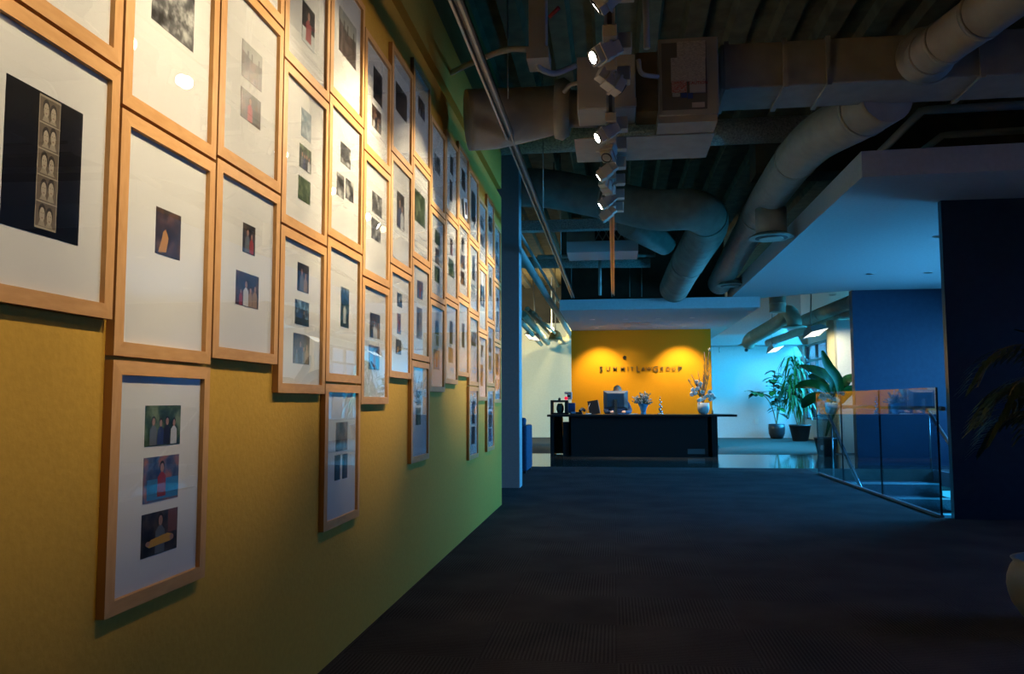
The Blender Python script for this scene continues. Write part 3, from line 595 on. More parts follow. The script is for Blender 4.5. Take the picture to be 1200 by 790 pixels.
for i, (px, py, Y, aim, lit, lab, pw) in enumerate([
    (714, -8, 3.10, (W_, 3.35, 1.8), 1, 'spotlight cut by the top edge, first on the track', 1.),
    (709, 62, 3.60, (W_, 3.05, 1.95), 1, 'large lit spotlight below the first, aimed at the photo wall', .8),
    (716, 92, 3.98, (1.05, 4.5, 1.9), 0, 'unlit spotlight turned away, third along the track', 0),
    (711, 156, 4.72, (W_, 4.30, 1.9), 1, 'lit spotlight in front of the sheet-metal plenum', 1.),
    (714, 178, 5.10, (-.35, 4.3, 1.6), 0, 'unlit spotlight with open louvre, between two lit ones', 0),
    (711, 201, 5.52, (W_, 5.55, 1.85), 1, 'lit spotlight over the wrapped duct, fourth lit one', 1.),
    (711, 219, 5.95, (.6, 7.2, 2.1), 0, 'small unlit spotlight turned toward reception', 0),
    (712, 236, 6.38, (W_, 6.25, 1.85), 1, 'lit spotlight second from the far end of the row', 1.),
    (712, 251, 6.82, (W_, 6.95, 1.8), 1, 'lit spotlight at the far end of the row', 1.)]):
    spotlight(px, py, Y, aim, lit, lab, pw)
for i, (Y, a, pw) in enumerate(((.65, .7, .76), (1.45, 1.45, .74), (2.2, 2.2, .66))):
    h = Vector((-.02, Y, 2.5)); t = spotlight(718, -900, Y, (W_, a, 1.8), 1, 'spotlight above the camera, %s of three out of view' % ('first', 'second', 'third')[i], pw)
# ------------------------------------------------------------------ reception
t = thing('reception_desk', 'long black reception desk with overhanging top before the mustard wall', 'desk', (.45, 15.0, 0))
MB().use(BLACK).box(-1.202, 2.129, 14.7, 15.6, .700, .738, bev=.004).build('desk_top', None, t)
b = MB().use(BLACK).box(-.82, 1.78, 14.86, 14.9, .0, .70).box(1.64, 1.78, 14.86, 15.5, 0, .70).box(-.82, -.78, 14.86, 15.5, 0, .70); b.build('modesty_panel', None, t)
MB().use(BLACK).box(-.93, -.82, 14.9, 15.4, 0, .60).build('pedestal', None, t)
MB().use(BLACK).box(-1.155, -1.095, 14.84, 15.5, 0, .70).build('leg', None, t)
MB().use(BLACK).box(1.70, 1.80, 14.80, 15.5, 0, .70).build('leg', None, t)
MB().use(noise_mat('brown veneer', (.20, .13, .05), (.28, .18, .07), 9, .5, stretch=(1, 1, 4))).box(-1.095, -.965, 15.3, 15.5, 0.02, .70).build('cabinet_panel', None, t)
MB().use(mat('grey inlay', (.12, .13, .14), .4)).box(1.28, 1.58, 14.855, 14.86, .04, .13).build('plinth_panel', None, t)
MB().use(OFFW).box(1.80, 1.83, 14.85, 14.88, .12, .2).build('outlet', None, t)
MB().use(BLACK).tube(curve([(-1.03, 15.2, .7), (-1.0, 15.2, .5), (-.96, 15.22, .3), (-.95, 15.22, .02)]), .012, 6).build('power_cable', None, t)
DZ = .738
def px(x, y, Y): return at(x, y, Y)
# monitor seen from behind
t = thing('computer_monitor', 'computer monitor seen from behind on the reception desk', 'monitor', (.03, 15.2, DZ))
a = at(707, 458, 15.15); c = at(736, 479, 15.15)
b = MB().use(mat('monitor back', (.10, .12, .15), .35)); x0, x1, z0, z1 = a.x, c.x, c.z, a.z; m = .07
F = [(x0, 15.2, z0), (x1, 15.2, z0), (x1, 15.2, z1), (x0, 15.2, z1)]; I = [(x0+m, 15.13, z0+.04), (x1-m, 15.13, z0+.04), (x1-m, 15.13, z1-.05), (x0+m, 15.13, z1-.05)]
b.poly(I)
for i in range(4): b.poly([F[i], F[(i+1) % 4], I[(i+1) % 4], I[i]])
b.build('back_shell', None, t)
MB().use(mat('monitor edge', (.5, .52, .55), .3, .5)).box(x0, x1, 15.2, 15.225, z0, z1).build('bezel', None, t)
MB().use(mat('screen', (.02, .02, .03), .1)).box(x0+.01, x1-.01, 15.2255, 15.228, z0+.01, z1-.01).build('screen', None, t)
MB().use(CHROME).box(.0, .055, 15.10, 15.125, DZ+.01, DZ+.27).build('stand', None, t)
MB().use(CHROME).box(-.09, .14, 15.05, 15.25, DZ, DZ+.012).build('base', None, t)
# tilted panel seen from behind
t = thing('desk_display', 'black panel display leaning on its strut left of the monitor', 'display', (-.35, 15.1, DZ))
a = at(690, 469.5, 15.1); c = at(706, 486, 15.0)
M = Matrix.Translation((-.36, 15.12, DZ)) @ Matrix.Rotation(radians(-14), 4, 'X') @ Matrix.Rotation(radians(-10), 4, 'Y')
MB().use(BLK).box(-.09, .10, -.008, .008, 0, .26, M).build('panel', None, t)
MB().use(GREY).box(.10, .112, -.012, .012, 0, .25, M).build('side_edge', None, t)
MB().use(STEEL).tube([(-.44, 15.12, DZ+.2), (-.52, 15.0, DZ)], .005, 6).build('strut', None, t)
# telephone
t = thing('telephone', 'black desk telephone at the left of the reception desk', 'telephone', (-.68, 15.05, DZ))
b = MB().use(BLK); b.poly([(-.82, 14.95, DZ), (-.56, 14.95, DZ), (-.56, 15.2, DZ+.005), (-.82, 15.2, DZ+.005)]); b.box(-.80, -.58, 14.98, 15.18, DZ, DZ+.045, bev=.008); b.build('phone_base', None, t)
MB().use(BLK).tube(curve([(-.62, 15.0, DZ+.06), (-.58, 15.06, DZ+.10), (-.54, 15.12, DZ+.07)]), .028, 10).build('handset', None, t)
MB().use(mat('phone display', (.15, .25, .4), .3)).box(-.78, -.70, 14.97, 14.98, DZ+.02, DZ+.05).build('phone_display', None, t)
# coffee machine frame at far left
t = thing('coffee_machine', 'black open-framed machine with a jug on the desk end', 'machine', (-.98, 15.1, DZ))
b = MB().use(BLK).box(-1.16, -1.115, 15.0, 15.25, DZ, DZ+.25).box(-.90, -.84, 15.0, 15.25, DZ, DZ+.24).box(-1.16, -.84, 15.0, 15.25, DZ+.22, DZ+.26).box(-1.16, -.84, 15.0, 15.25, DZ, DZ+.03); b.build('machine_frame', None, t)
MB().use(mat('dark jug', (.05, .06, .05), .1)).lathe([(.05, 0), (.07, .06), (.065, .12), (.04, .17)], (-.99, 15.1, DZ+.03)).build('jug', None, t)
MB().use(mat('blue carton', (.02, .06, .18), .5)).box(-.84, -.72, 15.15, 15.3, DZ+.02, DZ+.21).build('water_tank', None, t)
MB().use(BLK).lathe([(.02, 0), (.025, .03), (.01, .045)], (-1.0, 15.1, DZ+.26)).build('lid_knob', None, t)
t = thing('desk_fan', 'small white device with a red lamp atop the black machine', 'device', (-.86, 15.15, DZ+.26))
MB().use(mat('red indicator', (.6, .01, .03), .4, emit=(1., .01, .04), es=1.2)).lathe([(.03, -.02), (.03, .02)], (-.88, 15.09, DZ+.295), 'Y', 12).build('indicator', None, t)
b = MB().use(mat('grey shell', (.45, .40, .36), .5)).box(-.86, -.77, 15.12, 15.2, DZ+.27, DZ+.42, bev=.02); b.box(-.91, -.79, 15.12, 15.2, DZ+.37, DZ+.42, bev=.015); b.build('shell', None, t)
MB().use(BLK).box(-.86, -.8, 15.115, 15.12, DZ+.32, DZ+.35).build('slot', None, t)
# papers
tag(MB().use(mat('paper', (.75, .75, .72), .8)).box(-.52, -.42, 14.95, 15.1, DZ, DZ+.02).build('paper_stack'), 'small white paper stack beside the leaning panel', 'papers')
tag(MB().use(mat('paper', (.75, .75, .72), .8)).box(.27, .42, 14.95, 15.12, DZ, DZ+.015).build('paper_stack'), 'flat white papers between the monitor and flower vase', 'papers')
tag(MB().use(mat('blue mat', (.03, .16, .35), .6)).box(.06, .24, 14.95, 15.08, DZ, DZ+.014).build('notepad'), 'blue notepad lying in front of the monitor', 'notepad')
# flowers in a fluted glass vase
rg = random.Random(3)
vc = at(754, 485.5, 15.05); vc.z = DZ
t = thing('flower_vase', 'fluted blue glass vase holding spiky dried flowers', 'vase', tuple(vc))
MB().use(mat('blue glass', (.10, .30, .50), .15)).lathe([(.05, 0), (.055, .01), (.045, .04), (.065, .12), (.095, .19), (.085, .19)], vc, seg=12, smooth=False).build('vase', None, t)
b = MB(); SP = mat('dried petals', (.45, .42, .40), .8); GR = mat('dried stalk', (.16, .18, .12), .8)
for i in range(46):
    a = rg.uniform(0, 2*pi); el = rg.uniform(.05, 1.35); L = rg.uniform(.14, .25); d = Vector((cos(a)*cos(el), sin(a)*cos(el), sin(el)))
    p0 = vc+Vector((0, 0, .17)); b.use(GR).tube([p0, p0+d*L], .005, 5); b.use(SP if rg.random() < .6 else GR)
    for k in range(4): b.ellipsoid(p0+d*L*(1-.13*k)+Vector((rg.uniform(-.012, .012), 0, rg.uniform(-.012, .012))), (.013, .013, .017), 6, 4)
b.build('bouquet', None, t)
# crystal trophy
vc = at(774, 485.5, 15.05); vc.z = DZ
t = thing('crystal_ornament', 'slim twisted silver crystal ornament on the desk', 'ornament', tuple(vc))
MB().use(CHROME).lathe([(.05, 0), (.05, .015), (.015, .03)], vc, seg=16).build('base', None, t)
b = MB().use(CHROME)
for k in range(6): b.ellipsoid(vc+Vector((.012*(-1)**k, 0, .05+k*.042)), (.026-.003*k, .026-.003*k, .024), 8, 6)
b.tube([vc+Vector((0, 0, .28)), vc+Vector((0, 0, .33))], [.008, .002], 6); b.build('spiral', None, t)
# white pot of orchids and twigs
vc = at(824.5, 485.5, 15.05); vc.z = DZ
t = thing('orchid_pot', 'white pot of white orchids with tall bare twigs', 'flower pot', tuple(vc))
MB().use(mat('white ceramic', (.62, .66, .70), .35)).lathe([(.045, 0), (.085, .03), (.105, .09), (.105, .205), (.098, .205), (.095, .17)], vc, seg=24).build('pot', None, t)
b = MB().use(mat('brown twig', (.22, .13, .09), .8))
for (dx, dy, h) in ((-.27, .02, .62), (-.2, .05, .72), (-.08, -.03, .78), (.02, .06, .72), (.12, .0, .92), (.05, .03, 1.12), (.12, -.02, 1.16), (.14, .02, .80), (-.14, 0, .62)):
    p = [vc+Vector((0, 0, .18))]; 
    for k in (1, 2, 3, 4): p.append(vc+Vector((dx*(k/4)**1.3+rg.uniform(-.012, .012), dy*k/4, .18+(h-.18)*k/4)))
    b.tube(p, [.009, .008, .007, .006, .004], 5)
    for k in range(9):
        f = rg.uniform(.45, 1); q = p[0].lerp(p[4], f); b.tube([q, q+Vector((rg.uniform(-.03, .03), 0, .045))], .003, 4)
b.build('twigs', None, t)
tip = vc+Vector((.13, -.02, 1.16)); MB().use(mat('pale bud', (.7, .65, .5), .6)).ellipsoid(tip, (.02, .014, .035), 8, 5).build('bud', None, t)
b = MB().use(mat('white petals', (.85, .87, .85), .6))
for (dx, dz) in ((-.18, .44), (-.14, .38), (-.20, .36), (-.06, .50), (-.02, .40), (-.10, .46), (-.04, .27), (-.08, .25), (.02, .30), (.11, .40), (.16, .34), (.12, .27), (.08, .33), (.18, .30), (-.11, .58), (-.05, .55)):
    cc = vc+Vector((dx, rg.uniform(-.06, .02), dz))
    b = MB().use(mat('white petals', (.85, .87, .85), .6)); b.ellipsoid(cc, (.016, .012, .016), 8, 5)
    for k in range(5):
        a = 2*pi*k/5+rg.random(); b.ellipsoid(cc+Vector((cos(a)*.022, -.004, sin(a)*.022)), (.021, .008, .021), 8, 5)
    b.build('orchid_bloom', None, t)
b = MB().use(mat('orchid stem', (.10, .18, .06), .7))
for (dx, dz) in ((-.18, .42), (-.05, .53), (.15, .38), (.0, .38)): b.tube(curve([vc+Vector((0, 0, .18)), vc+Vector((dx*.3, 0, dz*.8)), vc+Vector((dx, 0, dz))]), .005, 5)
b.build('orchid_stems', None, t)
vc = at(835, 485.5, 15.2); vc.z = DZ; tag(MB().use(mat('small brown', (.25, .14, .05), .6)).lathe([(.015, 0), (.018, .05), (.008, .06), (.008, .08)], vc, seg=10).build('hand_bottle'), 'tiny brown bottle right of the orchid pot', 'bottle')
# wall lettering
t = thing('wall_sign', 'metal letters SUMMIT LAW GROUP on the mustard reception wall', 'sign', (.55, 17.46, 1.58))
LET = mat('bronze letter metal', (.30, .26, .20), .28, .85)
xs = {}; specs = [('S', 1, 704.5), ('U', 0, 712.5), ('M', 0, 720.5), ('M', 0, 729.5), ('I', 0, 735.8), ('T', 0, 740.5), ('L', 1, 747.5), ('A', 0, 753.8), ('W', 0, 760.5), ('G', 1, 768.5), ('R', 0, 776), ('O', 0, 783), ('U', 0, 789.8), ('P', 1, 796.5)]
for ch, big, X in specs:
    s = .165 if big else .118; p = at(X, 435.6 if big else 434.6, 17.45)
    b = MB().use(LET); text_bm(ch, s, .006, Matrix.Translation((p.x, 17.447, p.z)) @ Matrix.Rotation(pi/2, 4, 'X'), b); b.build('letter', None, t, fix=False)
p = at(732, 419, 17.44); tag(MB().use(BLK).lathe([(.03, -.02), (.04, .02)], p, 'Y', 14).build('wall_sensor'), 'tiny dark sensor on the mustard wall above the lettering', 'sensor')
# downlights
DL = [(694, 374.5, 'front row, far left'), (733, 374, 'front row, second'), (771.5, 373.2, 'front row, third'), (811, 372.3, 'front row, far right'), (699, 384.6, 'back row, far left'), (732.5, 384.4, 'back row, second'), (767, 383.6, 'back row, third'), (801.5, 382.8, 'back row, far right')]
def downlight(p, z, lab, grp, r=.05, lit=True):
    d = ray(*p); tt = (z-EYE)/d.z; c = Vector((0, 0, EYE))+d*tt
    t = thing('downlight', lab, 'downlight', (c.x, c.y, z), grp)
    MB().use(OFFW).lathe([(r, -.004), (r, 0), (r*.8, 0), (r*.8, -.004)], (c.x, c.y, z-.001), seg=16).build('ring', None, t)
    MB().use(DLIGHT if lit else GREY).lathe([(r*.72, -.003), (r*.72, 0)], (c.x, c.y, z-.001), seg=14).build('lamp', None, t)
    return c
for x, y, w in DL: downlight((x, y), 2.485, 'tiny downlight in the reception soffit, %s' % w, 'downlights in the reception soffit')
for x, y, w in ((1020, 321, 'bright one near the middle'), (975, 345.5, 'one by the far edge'), (1088, 319.5, 'dim one beside the navy wall'), (1100, 277, 'dim one nearest the black panel')):
    downlight((x, y), 2.668, 'small downlight in the large white soffit, %s' % w, 'downlights in the large white soffit', .06, y in (321, 345.5))
d = ray(748, 379.5); c = d*((2.485-EYE)/d.z); tag(MB().use(mat('grey grille', (.35, .35, .36), .6)).box(c.x-.28, c.x+.22, c.y-.25, c.y+.25, 2.478, 2.486).build('air_grille'), 'flat grey air grille in the reception soffit', 'grille')
for (px_, py_, pw) in ((704, 0, 1.), (797, 0, 1.15), (733, 0, .12)):
    w = at(px_, 405, 17.45).x
    ld = bpy.data.lights.new('downlight_lamp', 'SPOT'); lo = bpy.data.objects.new('downlight_lamp', ld); COL.objects.link(lo)
    ld.energy = 150*pw; ld.color = (1, .72, .28); ld.spot_size = radians(84); ld.spot_blend = .75; ld.shadow_soft_size = .03
    lo.location = (w, 16.75, 2.46); lo.rotation_euler = (radians(26), 0, 0)
    l2 = bpy.data.lights.new('downlight_spill', 'SPOT'); o2 = bpy.data.objects.new('downlight_spill', l2); COL.objects.link(o2)  # extra wide lamp added to warm the top of the reception wall
    l2.energy = 6; l2.color = (1, .66, .3); l2.spot_size = radians(165); l2.spot_blend = 1; l2.shadow_soft_size = .05; o2.location = (w, 16.4, 2.46); o2.rotation_euler = (radians(40), 0, 0)

for (x, y, w_) in DL[:4]:
    d = ray(x, y); c = Vector((0, 0, EYE))+d*((2.485-EYE)/d.z)
    ld = bpy.data.lights.new('downlight_lamp', 'SPOT'); lo = bpy.data.objects.new('downlight_lamp', ld); COL.objects.link(lo)
    ld.energy = 75; ld.color = (1., .88, .72); ld.spot_size = radians(70); ld.spot_blend = .6; ld.shadow_soft_size = .03; lo.location = (c.x, c.y, 2.46); lo.rotation_euler = (0, 0, 0)
# ------------------------------------------------------------------ the receptionist, seated behind the monitor
def skin_body(name, pts, edges, radii, m, parent=None, root=0, lvl=2):
    me = bpy.data.meshes.new(name); o0 = Vector(PW[parent.name]) if parent else Vector(pts[root]); me.from_pydata([Vector(p)-o0 for p in pts], edges, [])
    o = bpy.data.objects.new(name, me); COL.objects.link(o); me.materials.append(m)
    sk = o.modifiers.new('skin', 'SKIN'); 
    for i, r in enumerate(radii):
        v = me.skin_vertices[0].data[i]; v.radius = r if isinstance(r, tuple) else (r, r); v.use_root = (i == root)
    ss = o.modifiers.new('sub', 'SUBSURF'); ss.levels = lvl; ss.render_levels = lvl
    dg = bpy.context.evaluated_depsgraph_get(); dg.update(); m2 = bpy.data.meshes.new_from_object(o.evaluated_get(dg)); o.modifiers.clear(); o.data = m2
    for p in m2.polygons: p.use_smooth = True
    if parent: o.parent = parent
    else: o.location = o0
    PW[o.name] = tuple(o0); return o
PX, PY = .065, 15.95
person = thing('person', 'person in a dark blue jacket seated behind the monitor', 'person', (PX, PY, 0))
def pp(x, y, z): return (PX+x, PY+y, z)
SUIT = noise_mat('dark blue jacket', (.02, .05, .12), (.03, .065, .15), 30, .85); SKN = noise_mat('skin', (.50, .30, .22), (.56, .34, .26), 12, .5); GH = noise_mat('short grey hair', (.22, .20, .20), (.34, .32, .32), 60, .8)
P_ = [pp(0, 0, .52), pp(0, 0, .66), pp(0, -.01, .80), pp(0, -.01, .94), pp(0, 0, 1.0), pp(-.17, 0, .955), pp(-.23, -.04, .80), pp(-.21, -.22, .76), pp(-.12, -.38, .775), pp(.17, 0, .955), pp(.23, -.04, .80), pp(.21, -.22, .76), pp(.12, -.38, .775),
      pp(-.10, -.04, .50), pp(-.12, -.42, .50), pp(-.12, -.44, .12), pp(.10, -.04, .50), pp(.12, -.42, .50), pp(.12, -.44, .12)]
E_ = [(0, 1), (1, 2), (2, 3), (3, 4), (3, 5), (5, 6), (6, 7), (7, 8), (3, 9), (9, 10), (10, 11), (11, 12), (0, 13), (13, 14), (14, 15), (0, 16), (16, 17), (17, 18)]
R_ = [(.15, .11), (.14, .10), (.16, .11), (.13, .09), .055, .06, .05, .042, .034, .06, .05, .042, .034, .085, .075, .05, .085, .075, .05]
skin_body('body', P_, E_, R_, SUIT, person)
hd = Vector(pp(0, -.02, 1.16))
b = MB().use(SKN).ellipsoid(hd, (.074, .092, .112), 20, 14); b.tube([pp(0, 0, .98), pp(0, -.01, 1.10)], .05, 14)
b.ellipsoid(hd+Vector((0, -.092, -.01)), (.014, .02, .024), 8, 6)
for s in (-1, 1): b.ellipsoid(hd+Vector((s*.074, .005, -.005)), (.01, .018, .03), 8, 6)
b.build('head', None, person)
for s in (-1, 1): MB().use(mat('eye dark', (.02, .015, .01), .3)).ellipsoid(hd+Vector((s*.03, -.084, .012)), (.011, .007, .006), 8, 5).build('eye', None, person)
MB().use(mat('lips', (.35, .12, .10), .5)).ellipsoid(hd+Vector((0, -.086, -.05)), (.024, .008, .007), 10, 5).build('mouth', None, person)
MB().use(GH).ellipsoid(hd+Vector((0, .018, .026)), (.080, .092, .10), 20, 12).build('hair', None, person)
for s in (-1, 1):
    w = Vector(pp(s*.12, -.38, .775)); P2 = [w, w+Vector((-s*.01, -.05, .0))]; E2 = [(0, 1)]; R2_ = [.028, (.036, .016)]
    for k in range(4):
        o0 = w+Vector((-s*.01+(k-1.5)*.019, -.085, .0)); P2 += [o0, o0+Vector((0, -.03, -.004)), o0+Vector((0, -.052+.006*abs(k-1.5), -.016))]
        n0 = 2+3*k; E2 += [(1, n0), (n0, n0+1), (n0+1, n0+2)]; R2_ += [.0095, .0085, .007]
    n0 = 14; P2 += [w+Vector((-s*.035, -.04, 0)), w+Vector((-s*.052, -.07, -.008))]; E2 += [(0, n0), (n0, n0+1)]; R2_ += [.011, .008]
    skin_body('hand', P2, E2, R2_, SKN, person, 0, 1)
t = thing('office_chair', 'dark office chair under the seated person', 'chair', (PX, PY+.05, 0))
CH = mat('chair fabric', (.03, .03, .035), .8)
MB().use(CH).box(PX-.24, PX+.24, PY-.22, PY+.24, .36, .42, bev=.02).build('seat', None, t)
MB().use(CH).box(PX-.21, PX+.21, PY+.20, PY+.25, .50, .92, bev=.02).build('backrest', None, t)
MB().use(BLK).tube([(PX, PY, .06), (PX, PY, .37)], .025, 10).build('gas_column', None, t)
b = MB().use(BLK)
for k in range(5): a = 2*pi*k/5+.3; b.tube([(PX, PY, .09), (PX+.27*cos(a), PY+.27*sin(a), .055)], [.025, .015], 8)
b.build('base_star', None, t)
for k in range(5): a = 2*pi*k/5+.3; MB().use(BLK).lathe([(.027, -.015), (.027, .015)], (PX+.27*cos(a), PY+.27*sin(a), .0275), 'Y', 12).build('caster', None, t)

# armchair behind the pier
t = thing('armchair', 'dark blue armchair edge peeking from behind the grey pier', 'armchair', (-1.55, 11.4, 0))
FB = noise_mat('navy upholstery', (.02, .05, .11), (.03, .07, .15), 40, .9)
MB().use(FB).box(-1.27, -1.185, 11.12, 11.85, .03, .645, bev=.02).build('armrest', None, t); MB().use(FB).box(-1.95, -1.865, 11.12, 11.85, .03, .645, bev=.02).build('armrest', None, t)
MB().use(FB).box(-1.865, -1.27, 11.15, 11.75, .12, .44, bev=.03).build('seat', None, t); MB().use(FB).box(-1.865, -1.27, 11.72, 11.87, .12, .74, bev=.03).build('backrest', None, t)
for x in (-1.93, -1.22):
    for y in (11.16, 11.8): MB().use(BLK).box(x-.02, x+.02, y-.02, y+.02, 0, .04).build('leg', None, t)

# ------------------------------------------------------------------ glass balustrade at the stairwell
t = thing('glass_balustrade', 'frameless glass balustrade with a metal handrail beside the stairwell', 'railing', (2.70, 9.36, 0))
ys = [7.30, 8.819, 10.251, 11.44]; gz = 1.085
for a, c in zip(ys, ys[1:]):
    MB().use(RGLASS).box(2.694, 2.706, a+.006, c-.006, .02, gz).build('glass_panel', None, t)
for y in ys: MB().use(mat('dark glass edge', (.01, .02, .03), .15)).box(2.693, 2.707, y-.0055, y+.0055, .02, gz).build('panel_edge', None, t)
MB().use(mat('brushed steel shoe', (.45, .48, .52), .35, .8)).box(2.685, 2.715, 7.29, 11.45, 0, .022).build('base_shoe', None, t)
HR = mat('satin steel handrail', (.25, .25, .26), .3, .9)
MB().use(HR).tube([(2.75, 7.30, .905), (2.75, 11.48, .905)], .02, 12).build('handrail', None, t)
for y in (7.6, 8.9, 10.2, 11.3): MB().use(HR).tube([(2.704, y, .88), (2.75, y, .885), (2.75, y, .905)], .007, 6).build('bracket', None, t)
t = thing('stair_handrail', 'sloping metal handrail descending behind the glass balustrade', 'handrail', (2.85, 11.6, 0))
MB().use(CHROME).tube([(2.85, 11.75, .87), (2.85, 11.6, .868), (2.85, 8.0, .868-3.6*.607)], .022, 12).build('rail', None, t)
for y in (11.3, 10.2, 9.1): z = .868-(11.6-y)*.607; MB().use(HR).tube([(2.85, y, z-.015), (2.85, y, z-.86)], .011, 8).build('post', None, t)
t = thing('stair_handrail', 'sloping dark handrail on the far side of the stairwell', 'handrail', (4.4, 12.2, 0))
MB().use(HR).tube([(4.4, 12.42, .862), (4.4, 12.27, .86), (4.4, 8.4, .86-3.87*.617)], .024, 12).build('rail', None, t)
for y in (12.2, 10.9, 9.6): z = .86-(12.27-y)*.617; MB().use(HR).tube([(4.4, y, z-.015), (4.4, y, z-.80)], .012, 8).build('post', None, t)
tag(MB().use(mat('dark post', (.05, .06, .08), .5)).box(3.0, 3.1, 7.31, 7.45, -.05, .1).build('base_block'), 'dark block at the foot of the black panel, beside the glass', 'block')

# ------------------------------------------------------------------ plants
rg = random.Random(11)
def pot(c, r, h, t, m=POT, rim=True):
    pr = [(r*.68, 0), (r*.72, .01), (r, h*.9), (r*1.04, h*.9), (r*1.04, h), (r*.92, h), (r*.9, h*.86)] if rim else [(r*.7, 0), (r*.95, h*.35), (r, h*.7), (r*.95, h), (r*.88, h), (r*.86, h*.88)]
    MB().use(m).lathe(pr, c, seg=28).build('pot', None, t)
    MB().use(SOIL).lathe([(r*.88, h*.84), (r*.86, h*.87)], c, seg=20).build('soil', None, t)
# fiddle-leaf plant
c = at(910.5, 514.5, 21.9); c.z = 0
t = thing('fiddle_leaf_plant', 'potted broad-leaved plant against the blue wall, left of the tall one', 'potted plant', tuple(c)); pot(c, .21, .38, t, rim=False)
b = MB().use(BARK); lf = MB()
stems = [[(0, 0, .35), (.03, 0, .9), (-.05, 0, 1.4), (0, 0, 1.75)], [(0, 0, .35), (-.1, 0, .8), (-.3, -.1, 1.1), (-.62, -.1, 1.22)], [(0, 0, .35), (.1, .1, .8), (.16, .05, 1.15), (.3, 0, 1.35)]]
for s in stems:
    p = curve([c+Vector(q) for q in s], 6); b.tube(p, .014, 6)
    n_ = 28 if s is not stems[1] else 11
    for i in range(n_):
        f = (.25 if s is not stems[1] else .8)+(.75 if s is not stems[1] else .2)*i/(n_-1); q = p[int(f*(len(p)-1))]; a = i*2.4+rg.random()*.6; L = rg.uniform(.2, .31); up = rg.uniform(-.35, .55)
        d = Vector((cos(a), sin(a), up)).normalized(); lf.use(LEAF2 if rg.random() < .6 else LEAF).leaf([q, q+d*L*.35, q+d*L*.7+Vector((0, 0, -.02)), q+d*L+Vector((0, 0, -.06))], .10)
b.build('stems', None, t); lf.build('foliage', None, t, fix=False)
# dracaena
c = at(938, 517, 20.7); c.z = 0
t = thing('dracaena_plant', 'tall narrow-leaved potted plant in front of the window', 'potted plant', tuple(c)); pot(c, .25, .40, t)
b = MB().use(BARK); lf = MB(); top = Vector((-.05, 0, 2.12))
for s, h in ((( -.07, 0), 2.15), ((.06, .05), 1.25), ((-.16, -.04), 1.5)):
    p = curve([c+Vector((s[0]*.3, s[1], .35)), c+Vector((s[0], s[1], h*.55)), c+Vector((s[0]*1.4, s[1], h*.92))], 6); b.tube(p, .018, 6)
    for i in range(56 if h > 2 else 34):
        f = rg.uniform(.45 if h > 2 else .5, 1); q = p[int(f*(len(p)-1))]; a = rg.uniform(0, 2*pi); L = rg.uniform(.3, .5)
        d = Vector((cos(a), sin(a), 0)); q2 = q+Vector((0, 0, rg.uniform(-.02, .1)))
        lf.use(LEAF if rg.random() < .75 else LEAF2).leaf([q2, q2+d*L*.3+Vector((0, 0, L*.32)), q2+d*L*.62+Vector((0, 0, L*.2)), q2+d*L*.85+Vector((0, 0, -L*.25)), q2+d*L*.92+Vector((0, 0, -L*.6))], .026)
lf.use(LEAF).leaf([c+Vector((-.1, 0, 1.98)), c+Vector((-.1, 0, 2.15)), c+Vector((-.1, 0, 2.32))], .03)
b.build('stems', None, t); lf.build('foliage', None, t, fix=False)
# bird of paradise with paddle leaves
c = at(968, 520, 15.3); c.z = 0
t = thing('paddle_leaf_plant', 'potted plant with huge paddle leaves right of the tall one', 'potted plant', tuple(c)); pot(c, .2, .32, t)
b = MB().use(mat('green stalk', (.05, .14, .04), .5)); lf = MB().use(LEAF2)
for i, (pts_, w, Y2) in enumerate(([[(985, 472), (982, 448), (970, 430), (963, 411)], .10, 15.2], [[(978, 470), (975, 448), (958, 437), (937, 429)], .12, 15.4], [[(975, 468), (962, 454), (945, 452), (932, 454)], .105, 15.1], [[(985, 470), (990, 450), (997, 444), (1012, 440)], .09, 15.5],
        [[(975, 472), (962, 466), (948, 470), (940, 478)], .105, 15.0], [[(980, 472), (968, 458), (955, 445), (947, 441)], .11, 15.5], [[(985, 475), (992, 462), (1002, 458), (1012, 462)], .10, 15.2])):
    q = curve([at(x, y, Y2) for x, y in pts_], 6); base_ = Vector((c.x, c.y, .34)); b.tube(curve([base_, (base_+q[0])/2+Vector((.02, 0, .1)), q[0], q[4]], 4), .014, 6)
    lf.use(LEAF2 if i % 2 == 0 else LEAF).leaf(q[1:], w, .45, Vector((0, -.8, .6)))
b.build('stalks', None, t); lf.build('foliage', None, t, fix=False)
